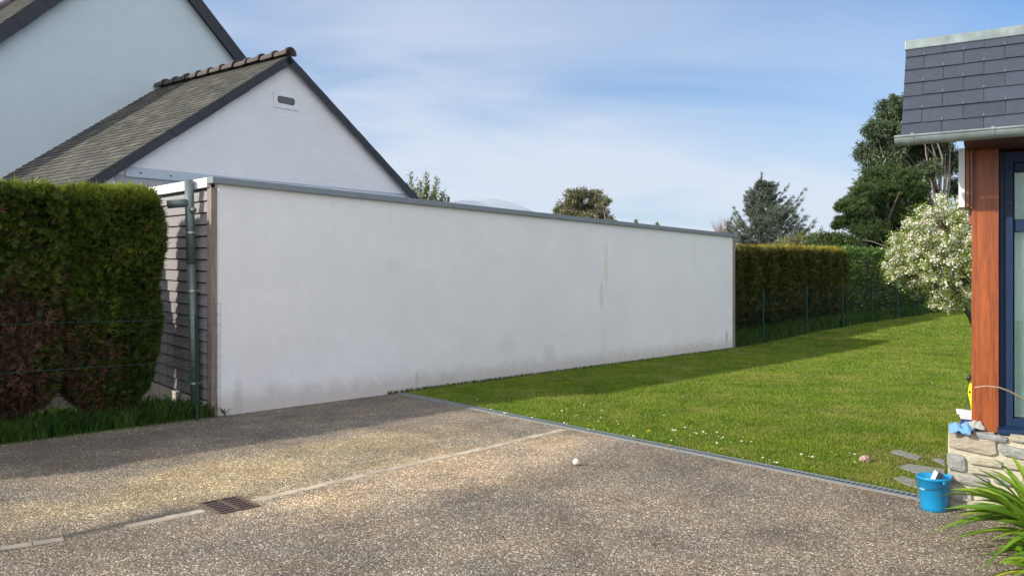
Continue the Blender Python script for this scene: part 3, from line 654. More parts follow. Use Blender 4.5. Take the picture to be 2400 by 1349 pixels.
# vent
vc = pq(670, 237, QG); mb = MB(); mb.box(vc.x-.22, vc.x+.22, gy-.014, gy-.001, vc.z-.125, vc.z+.125); o = mb.build('vent', M['render2'], gab, bevel=.006)
def rrect(cx_, cz_, w_, h_, r_, y):
    out = []
    for qx, qz, a0 in ((1, 1, 0), (-1, 1, 90), (-1, -1, 180), (1, -1, 270)):
        for k in range(5): a = math.radians(a0+k*22.5); out.append((cx_+qx*(w_-r_)+math.cos(a)*r_, y, cz_+qz*(h_-r_)+math.sin(a)*r_))
    return out
MB().prism(rrect(vc.x, vc.z+.005, .155, .055, .04, gy-.0165), (0, .002, 0)).build('recess_shade', M['dark'], o)  # near-black plate on the vent face, painted shade of a recess
t = NT('perforated_grey'); d_ = t.vor(60, None, 'Distance', rnd=0.0); M['perf'] = t.fin(t.mix(t.math('LESS_THAN', d_, .35), (.10, .11, .12), (.015, .015, .018)), .6)
MB().prism(rrect(vc.x-.005, vc.z+.003, .145, .048, .036, gy-.0195), (0, .002, 0)).build('grille', M['perf'], o)

# ------------------------------------------------------------------ tall house behind
X_ = AP+rd*(t1-oh); QH = -X_.y
hou = empty('tall_house', C0, 'tall pale blue grey rendered house with steep gable at top left', 'building', TH)
rt = pq(438, 0, QH); rt2 = pq(545, 137, QH); lt = pq(136, 0, QH); lt2 = pq(0, 94, QH)
ksr = (rt.z-rt2.z)/(rt2.x-rt.x); ksl = (lt.z-lt2.z)/(lt.x-lt2.x)
xa = (rt.z+ksr*rt.x-lt.z+ksl*lt.x)/(ksr+ksl); za = lt.z+ksl*(xa-lt.x)
hx0, hx1 = xa-5.0, xa+4.2; hy = -QH
def zh(x): return za-(xa-x)*ksl if x < xa else za-(x-xa)*ksr
mb = MB(); mb.prism([(hx0, hy, 0), (hx1, hy, 0), (hx1, hy, zh(hx1)), (xa, hy, za), (hx0, hy, zh(hx0))], rd*2.3); mb.build('gable_wall', M['render3'], hou)
vw = .24
mb = MB(); APh = Vector((xa, hy-.12, za+vw)); ELh = Vector((hx0-.3, hy-.12, zh(hx0-.3)+vw)); ERh = Vector((hx1+.3, hy-.12, zh(hx1+.3)+vw)); dz = Vector((0, 0, .22)); DH = 2.35
mb.hexa([ELh-dz, ELh+rd*DH-dz, APh+rd*DH-dz, APh-dz], [ELh, ELh+rd*DH, APh+rd*DH, APh]); mb.hexa([ERh-dz, ERh+rd*DH-dz, APh+rd*DH-dz, APh-dz], [ERh, ERh+rd*DH, APh+rd*DH, APh]); rf = mb.build('roof', M['vergeslate'], hou)
mb = MB(); slates(mb, ELh, rd, APh-ELh, DH, (APh-ELh).length-.02); slates(mb, ERh, rd, APh-ERh, DH, (APh-ERh).length-.02); mb.build('slates', M['mossyslate'], rf)
mb = MB(); sd_ = (APh-ELh).normalized(); ridgetiles(mb, ELh+rd*(DH-.12)+Vector((0, 0, .05)), sd_, 20, .36, .11); mb.build('edge_tiles', M['ridge'], rf, smooth=True)
mb = MB(); ridgetiles(mb, APh+Vector((0, 0, .05)), rd, 6, .36, .11); mb.build('ridge_tiles', M['ridge'], rf, smooth=True)
mb = MB(); verge(mb, APh+Vector((0, -.004, .01)), ERh+Vector((0, -.004, .01)), dn, .22, .30); verge(mb, ELh+Vector((0, -.004, .01)), APh+Vector((0, -.004, .01)), dn, .22, .30); mb.build('verge', M['vergeslate'], hou)

# ------------------------------------------------------------------ foliage tools
def leaves(P, D, L, W):
    """diamond leaves (one quad) at P pointing along D"""
    n = len(P); D = unit(D); R = unit(np.cross(D, rvec(n))); L = np.broadcast_to(L, (n,))[:, None]; W = np.broadcast_to(W, (n,))[:, None]
    Nn = np.cross(D, R)
    return np.stack([P, P+D*L*.45+R*W*.5+Nn*W*.12, P+D*L, P+D*L*.45-R*W*.5+Nn*W*.12], 1).reshape(-1, 3)
def fronds(P, D, L, k=5):
    """flat conifer spray: k thin triangles fanning from P"""
    n = len(P); D = unit(D); R = unit(np.cross(D, rvec(n))); out = []
    for i in range(k):
        a = (i/(k-1)-.5)*1.9; st = D*0+P+D*(L*.12*abs(i-(k-1)/2))[:, None]*0
        dr = D*math.cos(a)+R*math.sin(a); ll = (L*(1-.35*abs(a)))[:, None]*rng.uniform(.7, 1.1, (n, 1)); pr = np.cross(dr, np.cross(D, R)); pr = unit(pr)
        wv = (L*.13)[:, None]
        out.append(np.stack([P+pr*wv*.35+st*0, P-pr*wv*.35, P+dr*ll*.55-pr*wv*.5, P+dr*ll, P+dr*ll*.55+pr*wv*.5], 1))
    return np.concatenate(out).reshape(-1, 3), 5
def noise3(P, s, seed=0):
    r = np.random.default_rng(seed); out = np.zeros(len(P))
    for i in range(5):
        k = r.normal(size=3)*s*(1.6**i)*.6; out += np.sin(P@k+r.uniform(0, 6.28))/(1.5**i)
    return out/2.2

# ------------------------------------------------------------------ hedge bushes on the left
M['cyp'] = leafmat('cypress_green', [(.010, .022, .003), (.035, .064, .006), (.080, .122, .011), (.19, .23, .022)], 3, .3, .6, toplit=(2.72, 2.95, .35, (.18, .24, .02), (.28, .32, .03)))
M['cypb'] = leafmat('cypress_browning', [(.045, .026, .014), (.030, .050, .006), (.050, .080, .008), (.11, .15, .014)], 2.0, .3, .6, toplit=(2.72, 2.95, .35, (.18, .24, .02), (.28, .32, .03)))
M['dead'] = leafmat('dead_cypress', [(.040, .022, .013), (.12, .055, .030), (.19, .10, .062)], 4, .2, .7)
def hedge_pts(n, s0, s1, q0, q1, z0, z1, rnd, seed=1, rb=.45, endt=.25, amp=.05):
    """random points in a thin shell of a rounded box in wall coordinates; gives positions and outward normals"""
    c = np.array([(s0+s1)/2, (q0+q1)/2, (z0+z1)/2]); h = np.array([(s1-s0)/2, (q1-q0)/2, (z1-z0)/2])
    ar = np.array([h[1]*h[2], h[0]*h[2], h[0]*h[1]]); f = rng.choice(3, n, p=ar/ar.sum()); sg = rng.choice([-1, 1], n)
    u = rng.uniform(-1, 1, (n, 3)); u[np.arange(n), f] = sg
    P = u*h; core = np.clip(P, -(h-rnd), h-rnd); d = P-core; nn = unit(d+1e-9); P = core+nn*rnd
    # taper towards the ground
    tz = np.clip((P[:, 2]+h[2])/(rb), 0, 1); k = .42+.58*np.sqrt(tz*(2-tz)); P[:, 0] -= np.sign(P[:, 0])*(1-k)*endt*np.clip((np.abs(P[:, 0])-h[0]+.5)/.5, 0, 1); P[:, 1] *= k
    P = P+c; P += nn*(noise3(P, 5, seed)*amp)[:, None]
    return P, nn
def to_world(P, base):
    X = C0.x+WD.x*P[:, 0]+WN.x*P[:, 1]; Y = C0.y+WD.y*P[:, 0]+WN.y*P[:, 1]; return np.stack([X-base.x, Y-base.y, P[:, 2]-base.z], 1)
def dir_world(D): return np.stack([WD.x*D[:, 0]+WN.x*D[:, 1], WD.y*D[:, 0]+WN.y*D[:, 1], D[:, 2]], 1)
def cypress(name, label, s0, s1, n, deadfn, trunks, mat):
    sc_ = (s0+s1)/2; base = wp(sc_, -.75); e = empty(name, base, label, 'hedge shrub')
    P, Nn = hedge_pts(n, s0, s1, -1.25, -.30, .16, 2.69, .26, seed=int(abs(s0*10)), rb=.80, endt=.62, amp=.07)
    P = P-Nn*(rng.random(n)**1.5*.14)[:, None]
    D = Nn*.75+rvec(n)*.75+np.array([0, 0, .35])
    L = rng.uniform(.045, .105, n); L = np.where((P[:, 2] > 2.55) & (rng.random(n) < .10), L*1.5, L)
    D[P[:, 2] > 2.5] += np.array([0, 0, .8])
    dm = deadfn(P); dead = rng.random(n) < dm
    keep = ~(dead & (rng.random(n) < .22)); Pw = to_world(P, base); Dw = dir_world(D)
    g = keep & ~dead; V, k = fronds(Pw[g], Dw[g], L[g]); npmesh('foliage', V, k, mat, e)
    if dead.any():
        g = keep & dead; V, k = fronds(Pw[g], Dw[g], L[g]*1.2, 4); tag(npmesh('dead_foliage', V, k, M['dead'], e), 'brown dead inner foliage')
    # stray shoots
    mb = MB(); 
    # solid dark core added inside the bush to stop the light
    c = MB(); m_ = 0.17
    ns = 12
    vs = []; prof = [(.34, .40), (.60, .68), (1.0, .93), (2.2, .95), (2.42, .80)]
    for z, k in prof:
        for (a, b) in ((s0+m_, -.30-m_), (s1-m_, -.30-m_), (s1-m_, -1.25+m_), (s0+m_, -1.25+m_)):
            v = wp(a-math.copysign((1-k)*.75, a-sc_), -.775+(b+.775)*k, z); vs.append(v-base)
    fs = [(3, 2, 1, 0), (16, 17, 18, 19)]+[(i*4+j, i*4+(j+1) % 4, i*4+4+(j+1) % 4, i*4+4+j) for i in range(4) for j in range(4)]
    c.add(vs, fs).build('blocking_core', M['barkdark'], e)
    mb = MB()
    for ts in trunks:
        mb = MB(); b0 = wp(ts, -.75)-base
        for k in range(7):
            a = random.uniform(0, 6.28); p = [b0+Vector((random.uniform(-.05, .05), random.uniform(-.05, .05), -.03)), b0+Vector((math.cos(a)*.10, math.sin(a)*.10, .25)), b0+Vector((math.cos(a)*.32, math.sin(a)*.3, .62+random.random()*.2))]
            mb.tube(p, [.045, .03, .015], 6)
        mb.build('trunk', M['barkdark'], e, smooth=True)
    return e
b1 = pq(380, 700, -.35).x; m1 = pq(135, 900, -.6).x
def dead_r(P): return np.clip((.9-np.abs(P[:, 0]-m1)*1.1)*np.clip((1.45-P[:, 2])/.7, 0, 1), 0, .75)*(P[:, 0] < m1+.65)+.03
def dead_l(P): return np.clip(1.05*np.exp(-((P[:, 0]-(m1-.40))/.48)**2)*np.clip((1.85-P[:, 2])/.7, 0, 1)*np.clip(1.1+noise3(P, 4, 3), .3, 1), 0, .93)+.03
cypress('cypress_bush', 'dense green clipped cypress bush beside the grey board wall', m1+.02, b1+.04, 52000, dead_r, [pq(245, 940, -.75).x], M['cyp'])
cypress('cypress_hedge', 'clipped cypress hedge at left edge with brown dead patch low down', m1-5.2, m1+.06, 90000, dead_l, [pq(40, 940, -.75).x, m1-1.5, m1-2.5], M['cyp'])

# ------------------------------------------------------------------ wire fences
def net(mb, a, b, z0, z1, zs, dx_, r=.0016, zf=None):
    L = (b-a).length; u = (b-a)/L; n = int(L/dx_)
    for z in zs: 
        pts = []
        for i in range(0, n+1, max(1, n//14)): 
            p = a+u*(L*i/n); pts.append((p.x, p.y, z+p.z+math.sin(i*.5)*.006))
        mb.tube(pts, r*1.25, 4, False)
    for i in range(n+1):
        p = a+u*(L*i/n); mb.tube([(p.x, p.y, p.z+z0), (p.x+random.uniform(-.004, .004), p.y, p.z+(z0+z1)/2), (p.x, p.y, p.z+z1)], r, 4, False)
fe = empty('wire_fence', wp(-.28, -.02), 'green welded wire fence with angle post in front of left hedge', 'fence')
bp = gr(459, 985)
def loc(v, e): return Vector(v)-e.location
mb = MB(); a_ = Vector((bp.x, bp.y, 0))-fe.location
ln = Vector((-.028, 0.03, 0))
tp = a_+ln+Vector((0, 0, 1.23))
def lbar(mb, a, b, w_, ax, ay):
    a, b, ax, ay = Vector(a), Vector(b), Vector(ax)*w_, Vector(ay)*w_
    th = .12
    for (p, q) in ((ax, ay*th), (ay, ax*th)): mb.hexa([a, a+p, a+p+q, a+q], [b, b+p, b+p+q, b+q])
lbar(mb, a_, tp, .034, (1, 0, 0), (0, .9, 0)); mb.build('post', M['green'], fe)
mb = MB(); lbar(mb, a_+Vector((-.012, -.01, .62))+ln*.5, gr(385, 988)-fe.location+Vector((0, .02, 0)), .024, (1, 0, 0.3), (0, 1, 0)); mb.build('brace', M['green'], fe)
mb = MB(); na = Vector((bp.x, bp.y+.01, 0))-fe.location; nb_ = wp(-4.2, .03)-fe.location
net(mb, na, nb_, .02, 1.42, [.03, .18, .33, .48, .63, .78, .93, 1.08, 1.23, 1.42], .085, .0013)
mb.build('wire_mesh', M['greenwire'], fe)
mb = MB()
for z in (.72, 1.2): mb.tube([(na.x, na.y-.006, z-.02), (na.lerp(nb_, .3).x, na.lerp(nb_, .3).y-.006, z-.01), (nb_.x, nb_.y-.006, z)], .0034, 5, False)
mb.build('tension_wire', M['green'], fe)
na2 = Vector((bp.x+.02, bp.y+.02, 0)); nb2 = wp(.02, .01); mb = MB(); net(mb, na2-fe.location, nb2-fe.location, .02, 1.35, [.1+.125*i for i in range(11)], .06, .0012); mb.build('wire_mesh', M['greenwire'], fe)
ff = empty('wire_fence', wp(WL+.1, -.05), 'low green wire fence in front of the far hedge', 'fence')
posts = [1.75, 4.6, 7.45, 10.15, 12.9, 15.6]
for s_ in posts:
    p = wp(WL+s_, -.02); z = float(terr(p.x, p.y)); mb = MB(); mb.tube([(p.x, p.y, z-.05), (p.x+.005, p.y, z+1.36)], .026, 8); mb.lathe([(.030, 0), (.030, .02), (0, .03)], 8, (p.x+.005, p.y, z+1.36)); o = mb.build('post', M['green'], ff); o.data.transform(Matrix.Translation(-ff.location))
pr = [0]+posts+[18.4]; mb = MB()
for a, b in zip(pr[:-1], pr[1:]):
    p, q_ = wp(WL+a+.12, -.03), wp(WL+b, -.03); p.z = float(terr(p.x, p.y)); q_.z = float(terr(q_.x, q_.y)); net(mb, p-ff.location, q_-ff.location, .05, 1.30, [.05+.156*i for i in range(9)], .13, .0028)
mb.build('wire_mesh', M['greenwire'], ff)

# ------------------------------------------------------------------ far hedges
M['thuja'] = leafmat('thuja', [(.026, .030, .006), (.055, .058, .010), (.085, .085, .014), (.13, .12, .018)], 1.2, .35, .6, toplit=(2.62, 2.9, .5, (.30, .25, .03), (.40, .33, .04)))
M['laurel'] = leafmat('laurel', [(.026, .065, .012), (.05, .11, .014), (.10, .17, .02), (.19, .26, .03)], 1.2, .3, .35, toplit=(2.75, 3.1, .4, (.25, .32, .03), (.30, .38, .04)), spec=.6)  # sunlit top band is part of the leaf colour
M['laureldark'] = leafmat('dark_laurel', [(.015, .035, .008), (.035, .065, .012), (.07, .10, .02), (.14, .17, .05)], .8, .3, .35, spec=.6)
def far_hedge(name, label, s0, s1, zt, q0, q1, n, kind, mat, seed, gap=.3, z0off=.28):
    sc_ = (s0+s1)/2; b = wp(sc_, (q0+q1)/2); b.z = float(terr(b.x, b.y)); e = empty(name, b, label, 'hedge')
    P, Nn = hedge_pts(n, s0, s1, q0, q1, z0off, zt, .2, seed, .55); P -= Nn*(rng.random(n)**1.5*.22)[:, None]
    # vertical lobes of single plants
    P[:, 1] += np.cos(P[:, 0]*2*np.pi/1.05+seed)*.06*(P[:, 2] < zt-.25)
    bot = P[:, 2] < z0off+.35; P[bot, 2] += (np.cos(P[bot, 0]*2*np.pi/1.05+seed)*.12)
    D = Nn*.8+rvec(n)*.8+np.array([0, 0, .35])
    Pw = to_world(P, Vector((b.x, b.y, 0))); wy = Pw[:, 1]+b.y; Pw[:, 2] += terr(wy, wy)-b.z; Dw = dir_world(D)
    if kind == 'frond': V, k = fronds(Pw, Dw, rng.uniform(.08, .19, n), 4)
    else: V, k = leaves(Pw, Dw, rng.uniform(.09, .17, n), rng.uniform(.04, .065, n)), 4
    npmesh('foliage', V, k, mat, e)
    c = MB(); vs = []
    for z, kk in [(z0off+.25, .5), (z0off+.7, .9), (zt-.45, .9), (zt-.25, .7)]:
        for a, q_ in ((s0+.2, q1-.22), (s1-.2, q1-.22), (s1-.2, q0+.22), (s0+.2, q0+.22)):
            v = wp(a, (q0+q1)/2+(q_-(q0+q1)/2)*kk); v.z = z+float(terr(v.x, v.y)); vs.append(v-b)
    c.add(vs, [(3, 2, 1, 0), (12, 13, 14, 15)]+[(i*4+j, i*4+(j+1) % 4, i*4+4+(j+1) % 4, i*4+4+j) for i in range(3) for j in range(4)]).build('blocking_core', M['barkdark'], e)  # solid dark core added inside the hedge to block light
    mb = MB(); s_ = s0+.5
    while s_ < s1-.3:
        mb = MB(); v = wp(s_, (q0+q1)/2); v.z = float(terr(v.x, v.y)); v -= b
        for k in range(4): a = random.uniform(0, 6.28); mb.tube([v-Vector((0, 0, .1)), v+Vector((math.cos(a)*.12, math.sin(a)*.12, .3)), v+Vector((math.cos(a)*.3, math.sin(a)*.3, .75))], [.05, .035, .02], 5)
        s_ += 1.05
        mb.build('trunk', M['barkdark'], e)
far_hedge('thuja_hedge', 'yellowing clipped thuja hedge behind the far wire fence', WL+.35, WL+10.0, 2.47, -2.0, -.75, 52000, 'frond', M['thuja'], 4)
far_hedge('laurel_hedge', 'bright green leafy laurel hedge behind the blossom tree', WL+9.7, WL+24, 2.55, -2.4, -1.0, 30000, 'leaf', M['laurel'], 5, z0off=.1)

# ------------------------------------------------------------------ trees
def branches(mb, base, tips, r0, split=.4, n=7, bend=.15):
    """one limb to every tip, all leaving a common trunk"""
    for t_, f in tips:
        t_ = Vector(t_); d = t_-base; j = Vector((random.uniform(-1, 1), random.uniform(-1, 1), random.uniform(-.3, .6)))*d.length*bend
        st = base+Vector((d.x*.12, d.y*.12, d.z*f)); pts = [st, st.lerp(t_, .35)+j*.5, st.lerp(t_, .7)+j*.6, t_]
        mb.tube(pts, [r0*.5, r0*.34, r0*.2, r0*.06], n-2, False)
def clump_tree(name, label, base, clumps, leafn, L, W, mat, barkm, r0, droop=0.0, cat='tree', trunk_top=None, shell=.55, limb_f=(.25, .7), leafpart='crown', tw=3):
    """clumps: list of (centre, radii) relative to base; leaves on twig sprays inside every clump"""
    e = empty(name, base, label, cat); mb = MB(); tips = []; allV = []
    vol = np.array([r[0]*r[1]*r[2] for _, r in clumps])**.7; vol /= vol.sum()
    for (c, r), fr in zip(clumps, vol):
        tips.append((c, random.uniform(*limb_f))); n = int(leafn*fr*1.0); c = np.array(c); r = np.array(r)
        m = max(4, n//22); U = rvec(m)*(rng.random((m, 1))**(1/3*(1+shell)))*1.0; tc_ = c+U*r
        for q in tc_[:min(len(tc_), tw*4)]: 
            mb.tube([Vector(c), Vector(c).lerp(Vector(q), .5)+Vector((0, 0, .03)), Vector(q)], [r0*.09, r0*.06, r0*.025], 4, False)
        idx = rng.integers(0, m, n); sp_ = r.mean()*.20+.02; P = tc_[idx]+rng.normal(size=(n, 3))*sp_*.6
        D = unit(P-c)*.5+rvec(n)*.9+np.array([0, 0, -droop]); allV.append(leaves(P, D, rng.uniform(.7, 1.2, n)*L, rng.uniform(.7, 1.2, n)*W))
    npmesh(leafpart, np.concatenate(allV), 4, mat, e)
    tt = Vector(trunk_top) if trunk_top else Vector((0, 0, max(c[2] for c, r in clumps)*.75))
    mb.tube([(0, 0, -.3), tt*.33+Vector((.03, .02, 0)), tt*.66+Vector((-.04, 0, 0)), tt], [r0, r0*.8, r0*.55, r0*.2], 9)
    branches(mb, Vector((0, 0, 0)), tips, r0); mb.build('trunk', barkm, e, smooth=True)
    return e
def base_at(px, Y): x = (px-1200)/F*Y; return Vector((x, Y, float(terr(x, Y))))
def rel(px, py, Y, b): return tuple(at(px, py, Y)-b)
M['euc'] = leafmat('eucalyptus', [(.035, .062, .030), (.065, .098, .045), (.11, .145, .07), (.19, .22, .13)], .5, .3, .4, spec=.6)
M['euc2'] = leafmat('eucalyptus_bronze', [(.09, .10, .05), (.15, .155, .08), (.22, .21, .11), (.30, .28, .17)], .5, .3, .45, spec=.5)
M['pine'] = leafmat('pine_needles', [(.018, .042, .014), (.038, .072, .02), (.07, .115, .03), (.12, .165, .05)], .6, .15, .55)
M['cedar'] = leafmat('blue_cedar', [(.045, .070, .048), (.085, .115, .078), (.13, .165, .12), (.18, .215, .16)], .8, .2, .55)
M['shrub'] = leafmat('olive_shrub', [(.08, .10, .02), (.15, .18, .04), (.23, .26, .08), (.36, .38, .20)], 2, .35, .45)
M['bare'] = simple('bare_twigs', (.30, .21, .18), .9)
# tall eucalyptus on the right
Y = 42; b = base_at(2215, Y); k = Y/F
cl = []
for px, py, rx, rz in [(2085, 262, 34, 30), (2100, 235, 16, 16), (2052, 305, 30, 26), (2088, 318, 40, 34), (2120, 290, 26, 44), (2040, 355, 34, 28), (2078, 372, 42, 34), (2120, 365, 40, 40), (2050, 400, 34, 24), (2030, 432, 22, 20), (2095, 420, 42, 28),
                       (2160, 345, 34, 30), (2200, 350, 30, 26), (2178, 395, 26, 26), (2230, 380, 22, 34), (2150, 420, 26, 26), (2236, 440, 14, 26), (2130, 240, 20, 22), (2165, 300, 30, 30), (2215, 310, 30, 28), (2190, 440, 10, 12)]:
    cl.append((rel(px, py, Y+random.uniform(-1, 1), b), (rx*k, rx*k*.9, rz*k)))
clump_tree('eucalyptus_tree', 'tall airy eucalyptus with pale trunks behind the dark pine', b, cl, 52000, .22, .055, M['euc'], M['barkpale'], .15, droop=.7, limb_f=(.3, .6))
o = MB()
for x0, x1 in ((2152, 2178), (2180, 2188), (2200, 2232)): o.tube([at(x0+24, 560, Y)-b, at(x0+10, 470, Y)-b, at((x0+x1)/2+4, 400, Y)-b, at(x1, 330, Y)-b], [.09, .08, .06, .03], 7)
for x0, y0_, x1, y1_ in ((2172, 445, 2210, 395), (2195, 430, 2165, 385), (2225, 420, 2240, 370), (2160, 470, 2130, 400)): o.tube([at(x0, y0_, Y)-b, at((x0+x1)/2+4, (y0_+y1_)/2, Y)-b, at(x1, y1_, Y)-b], [.045, .03, .018], 6)
eu = [x for x in bpy.data.objects if x.name.startswith('eucalyptus_tree')][0]; o.build('limb', M['barkpale'], eu, smooth=True)
# distant eucalyptus above the wall
Y = 40; b = base_at(1368, Y); k = Y/F; cl = []
for px, py, rx, rz in [(1340, 462, 20, 16), (1362, 455, 22, 14), (1395, 458, 20, 14), (1412, 476, 16, 16), (1322, 480, 18, 14), (1350, 482, 24, 16), (1385, 484, 22, 16), (1312, 498, 16, 10), (1345, 505, 24, 12), (1380, 508, 24, 12), (1412, 502, 18, 12), (1428, 514, 14, 10), (1370, 530, 40, 14), (1425, 470, 8, 8), (1303, 494, 8, 6)]:
    cl.append((rel(px, py, Y+random.uniform(-.6, .6), b), (rx*k, rx*k*.9, rz*k)))
clump_tree('eucalyptus_tree', 'small round crowned bronze eucalyptus showing above the middle of the wall', b, cl, 12000, .17, .05, M['euc2'], M['barkpale'], .12, droop=.5)
# leafy shrub beside the gable
Y = 19; b = base_at(1000, Y); e = empty('shrub', b, 'leafy upright shrub showing between the gable and the skylight', 'shrub'); mb = MB(); Vs = []
for tx, ty, bx in [(962, 404, 975), (950, 430, 968), (1000, 408, 992), (985, 425, 985), (1024, 418, 1010), (1018, 440, 1008), (1040, 452, 1018), (1050, 464, 1022), (975, 445, 980), (1000, 440, 998), (1034, 470, 1014), (940, 450, 965), (1010, 460, 1005), (990, 462, 990), (960, 460, 972), (955, 478, 970), (985, 480, 985), (1022, 482, 1010), (1005, 485, 1000), (1040, 484, 1020)]:
    t_ = at(tx, ty, Y+random.uniform(-.4, .4))-b; b0 = at(bx, 560, Y)-b; mb.tube([b0, b0.lerp(t_, .5)+Vector((.03, 0, 0)), t_], [.02, .012, .004], 5, False)
    n = 260; f = rng.uniform(.25, 1.0, n); P = np.array(b0)[None]+(np.array(t_-b0))[None]*f[:, None]+rng.normal(size=(n, 3))*(.02+.11*(1-f))[:, None]; D = rvec(n)+np.array([0, 0, .9]); Vs.append(leaves(P, D, rng.uniform(.06, .11, n), rng.uniform(.018, .03, n)))
mb.tube([(0, 0, 0), at(998, 560, Y)-b], [.08, .05], 7); npmesh('foliage', np.concatenate(Vs), 4, M['shrub'], e); mb.build('stem', M['bark'], e)
# two shrub tips peeping over the coping
for px, py, lab in ((1491, 516, 'tiny leafy shoot peeping over the wall coping right of the round tree'), (1540, 522, 'tiny leaf tip peeping over the coping, nearest the wall end')):
    Y = 30; b = base_at(px, Y); e = empty('treetop', b, lab, 'tree'); t_ = at(px, py, Y)-b; MB().tube([(0, 0, 0), t_], [.04, .01], 5).build('trunk', M['bark'], e); n = 260; f = rng.uniform(.80, 1, n); P = np.array(t_)[None]*f[:, None]+rng.normal(size=(n, 3))*(.01+.8*(1-f))[:, None]*np.array([1, 1, .3]); npmesh('foliage', leaves(P, rvec(n)+np.array([0, 0, .5]), .10, .035), 4, M['shrub'], e)
# blue cedar: whorled limbs with upswept spiky ends
def conifer(name, label, b, H, R, mat, whorls, per, seed, lift=.35, nl=30, L=.14, top=.93, asym=0.0, z0=.5):
    random.seed(seed); e = empty(name, b, label, 'tree'); mb = MB(); Ps = []; Ds = []
    mb.tube([(0, 0, -.2), (.02, 0, H*.5), (-.03, .03, H*.85), (0, 0, H)], [.16, .10, .04, .01], 8)
    for i in range(whorls):
        f = i/(whorls-1); z = z0+(H*top-z0)*f
        for k in range(per):
            a = random.uniform(0, 6.28); l = R*(1-f)**.78*random.uniform(.65, 1.12)+.12; l *= (1+asym*math.cos(a))*random.uniform(.8, 1.15)
            d = Vector((math.cos(a), math.sin(a), 0)); p0 = Vector((0, 0, z)); p1 = p0+d*l*.5+Vector((0, 0, l*lift*.25)); p2 = p0+d*l+Vector((0, 0, l*lift*random.uniform(.6, 1.5)))
            mb.tube([p0, p1, p2], [.035*(1-f)+.012, .018, .004], 4, False)
            sub = max(3, int(l*5))
            for j in range(sub):
                g_ = .25+.75*(j+random.random())/sub; q0 = (p0.lerp(p1, g_*2) if g_ < .5 else p1.lerp(p2, g_*2-1)); sl_ = l*.28*(1.15-g_)+.08
                sdv = Vector((-d.y, d.x, 0))*random.choice((-1, 1)); q1 = q0+(sdv*.8+d*.55+Vector((0, 0, random.uniform(-.15, .45))))*sl_
                mb.tube([q0, q1], [.007, .002], 3, False)
                n = nl; ff_ = rng.random(n); P = np.array(q0)[None]*(1-ff_[:, None])+np.array(q1)[None]*ff_[:, None]+rng.normal(size=(n, 3))*.02; Ps.append(P); Ds.append(rvec(n)+np.array((q1-q0).normalized())[None]*.6+np.array([0, 0, .25]))
            n = nl*2; ff_ = rng.random(n)**.7; P = np.array(p1)[None]*(1-ff_[:, None])+np.array(p2)[None]*ff_[:, None]; Ps.append(P); Ds.append(rvec(n)+np.array((p2-p1).normalized())[None]*.8)
    n = nl*8; ff_ = rng.uniform(top-.15, 1.0, n); Ps.append(np.stack([0*ff_, 0*ff_, ff_*H], 1)); Ds.append(rvec(n)+np.array([0, 0, .8]))
    P = np.concatenate(Ps); D = np.concatenate(Ds); n = len(P)
    npmesh('crown', leaves(P, D, rng.uniform(.6, 1.1, n)*L, L*.16), 4, mat, e); mb.build('trunk', M['bark'], e); return e
Y = 34; b = base_at(1785, Y); H = (at(1785, 405, Y)-b).z
conifer('cedar_tree', 'blue green cedar with spiky leader just right of the wall end', b, H, 2.45, M['cedar'], 34, 10, 11, .62, 32, .12, .92, .2)
# dark pine
Y = 36; b = base_at(2075, Y); k = Y/F; cl = []
for px, py, rx, rz in [(2040, 425, 24, 24), (2085, 412, 32, 24), (2125, 420, 28, 22), (2150, 450, 26, 20), (2020, 455, 30, 22), (2065, 455, 40, 26), (2110, 465, 40, 24), (2158, 480, 18, 16), (1985, 478, 20, 13), (1968, 488, 13, 8), (2010, 492, 36, 20), (2055, 500, 44, 24), (2105, 505, 44, 24), (2150, 505, 26, 20),
                       (1975, 518, 20, 9), (1960, 530, 12, 7), (2000, 525, 28, 16), (2040, 540, 46, 22), (2095, 548, 46, 24), (2020, 570, 40, 22), (2070, 582, 46, 24), (2120, 580, 40, 26), (2145, 540, 30, 22)]:
    cl.append((rel(px, py, Y+random.uniform(-1, 1), b), (rx*k*1.1, rx*k*.95, rz*k*1.25)))
e = empty('pine_tree', b, 'dark green bushy pine in front of the tall eucalyptus', 'tree'); mb = MB(); Vs = []
for c, r in cl:
    m = int(230*(r[0]*r[2])/.4)+30; U = rvec(m)*(rng.random((m, 1))**.45); tc_ = np.array(c)+U*np.array(r)
    n = 34; P = np.repeat(tc_, n, 0)+rng.normal(size=(m*n, 3))*.02; D = rvec(m*n)+np.array([0, 0, .75]); Vs.append(leaves(P, D, rng.uniform(.10, .19, m*n), .018))
branches(mb, Vector((0, 0, 0)), [(c, random.uniform(.4, .85)) for c, r in cl], .13); mb.tube([(0, 0, -.2), (0, 0, 2.5), (.1, 0, 4.8)], [.22, .15, .05], 8)
npmesh('crown', np.concatenate(Vs), 4, M['pine'], e); mb.build('trunk', M['bark'], e)
o = MB(); o.tube([at(2110, 600, 35)-b, at(2080, 580, 34.6)-b, at(2045, 566, 34.4)-b, at(2020, 562, 34.4)-b], [.05, .04, .025, .01], 5); o.tube([at(2085, 585, 34.6)-b, at(2062, 560, 34.4)-b], [.03, .01], 5); o.build('dead_branch', M['barkpale'], e)
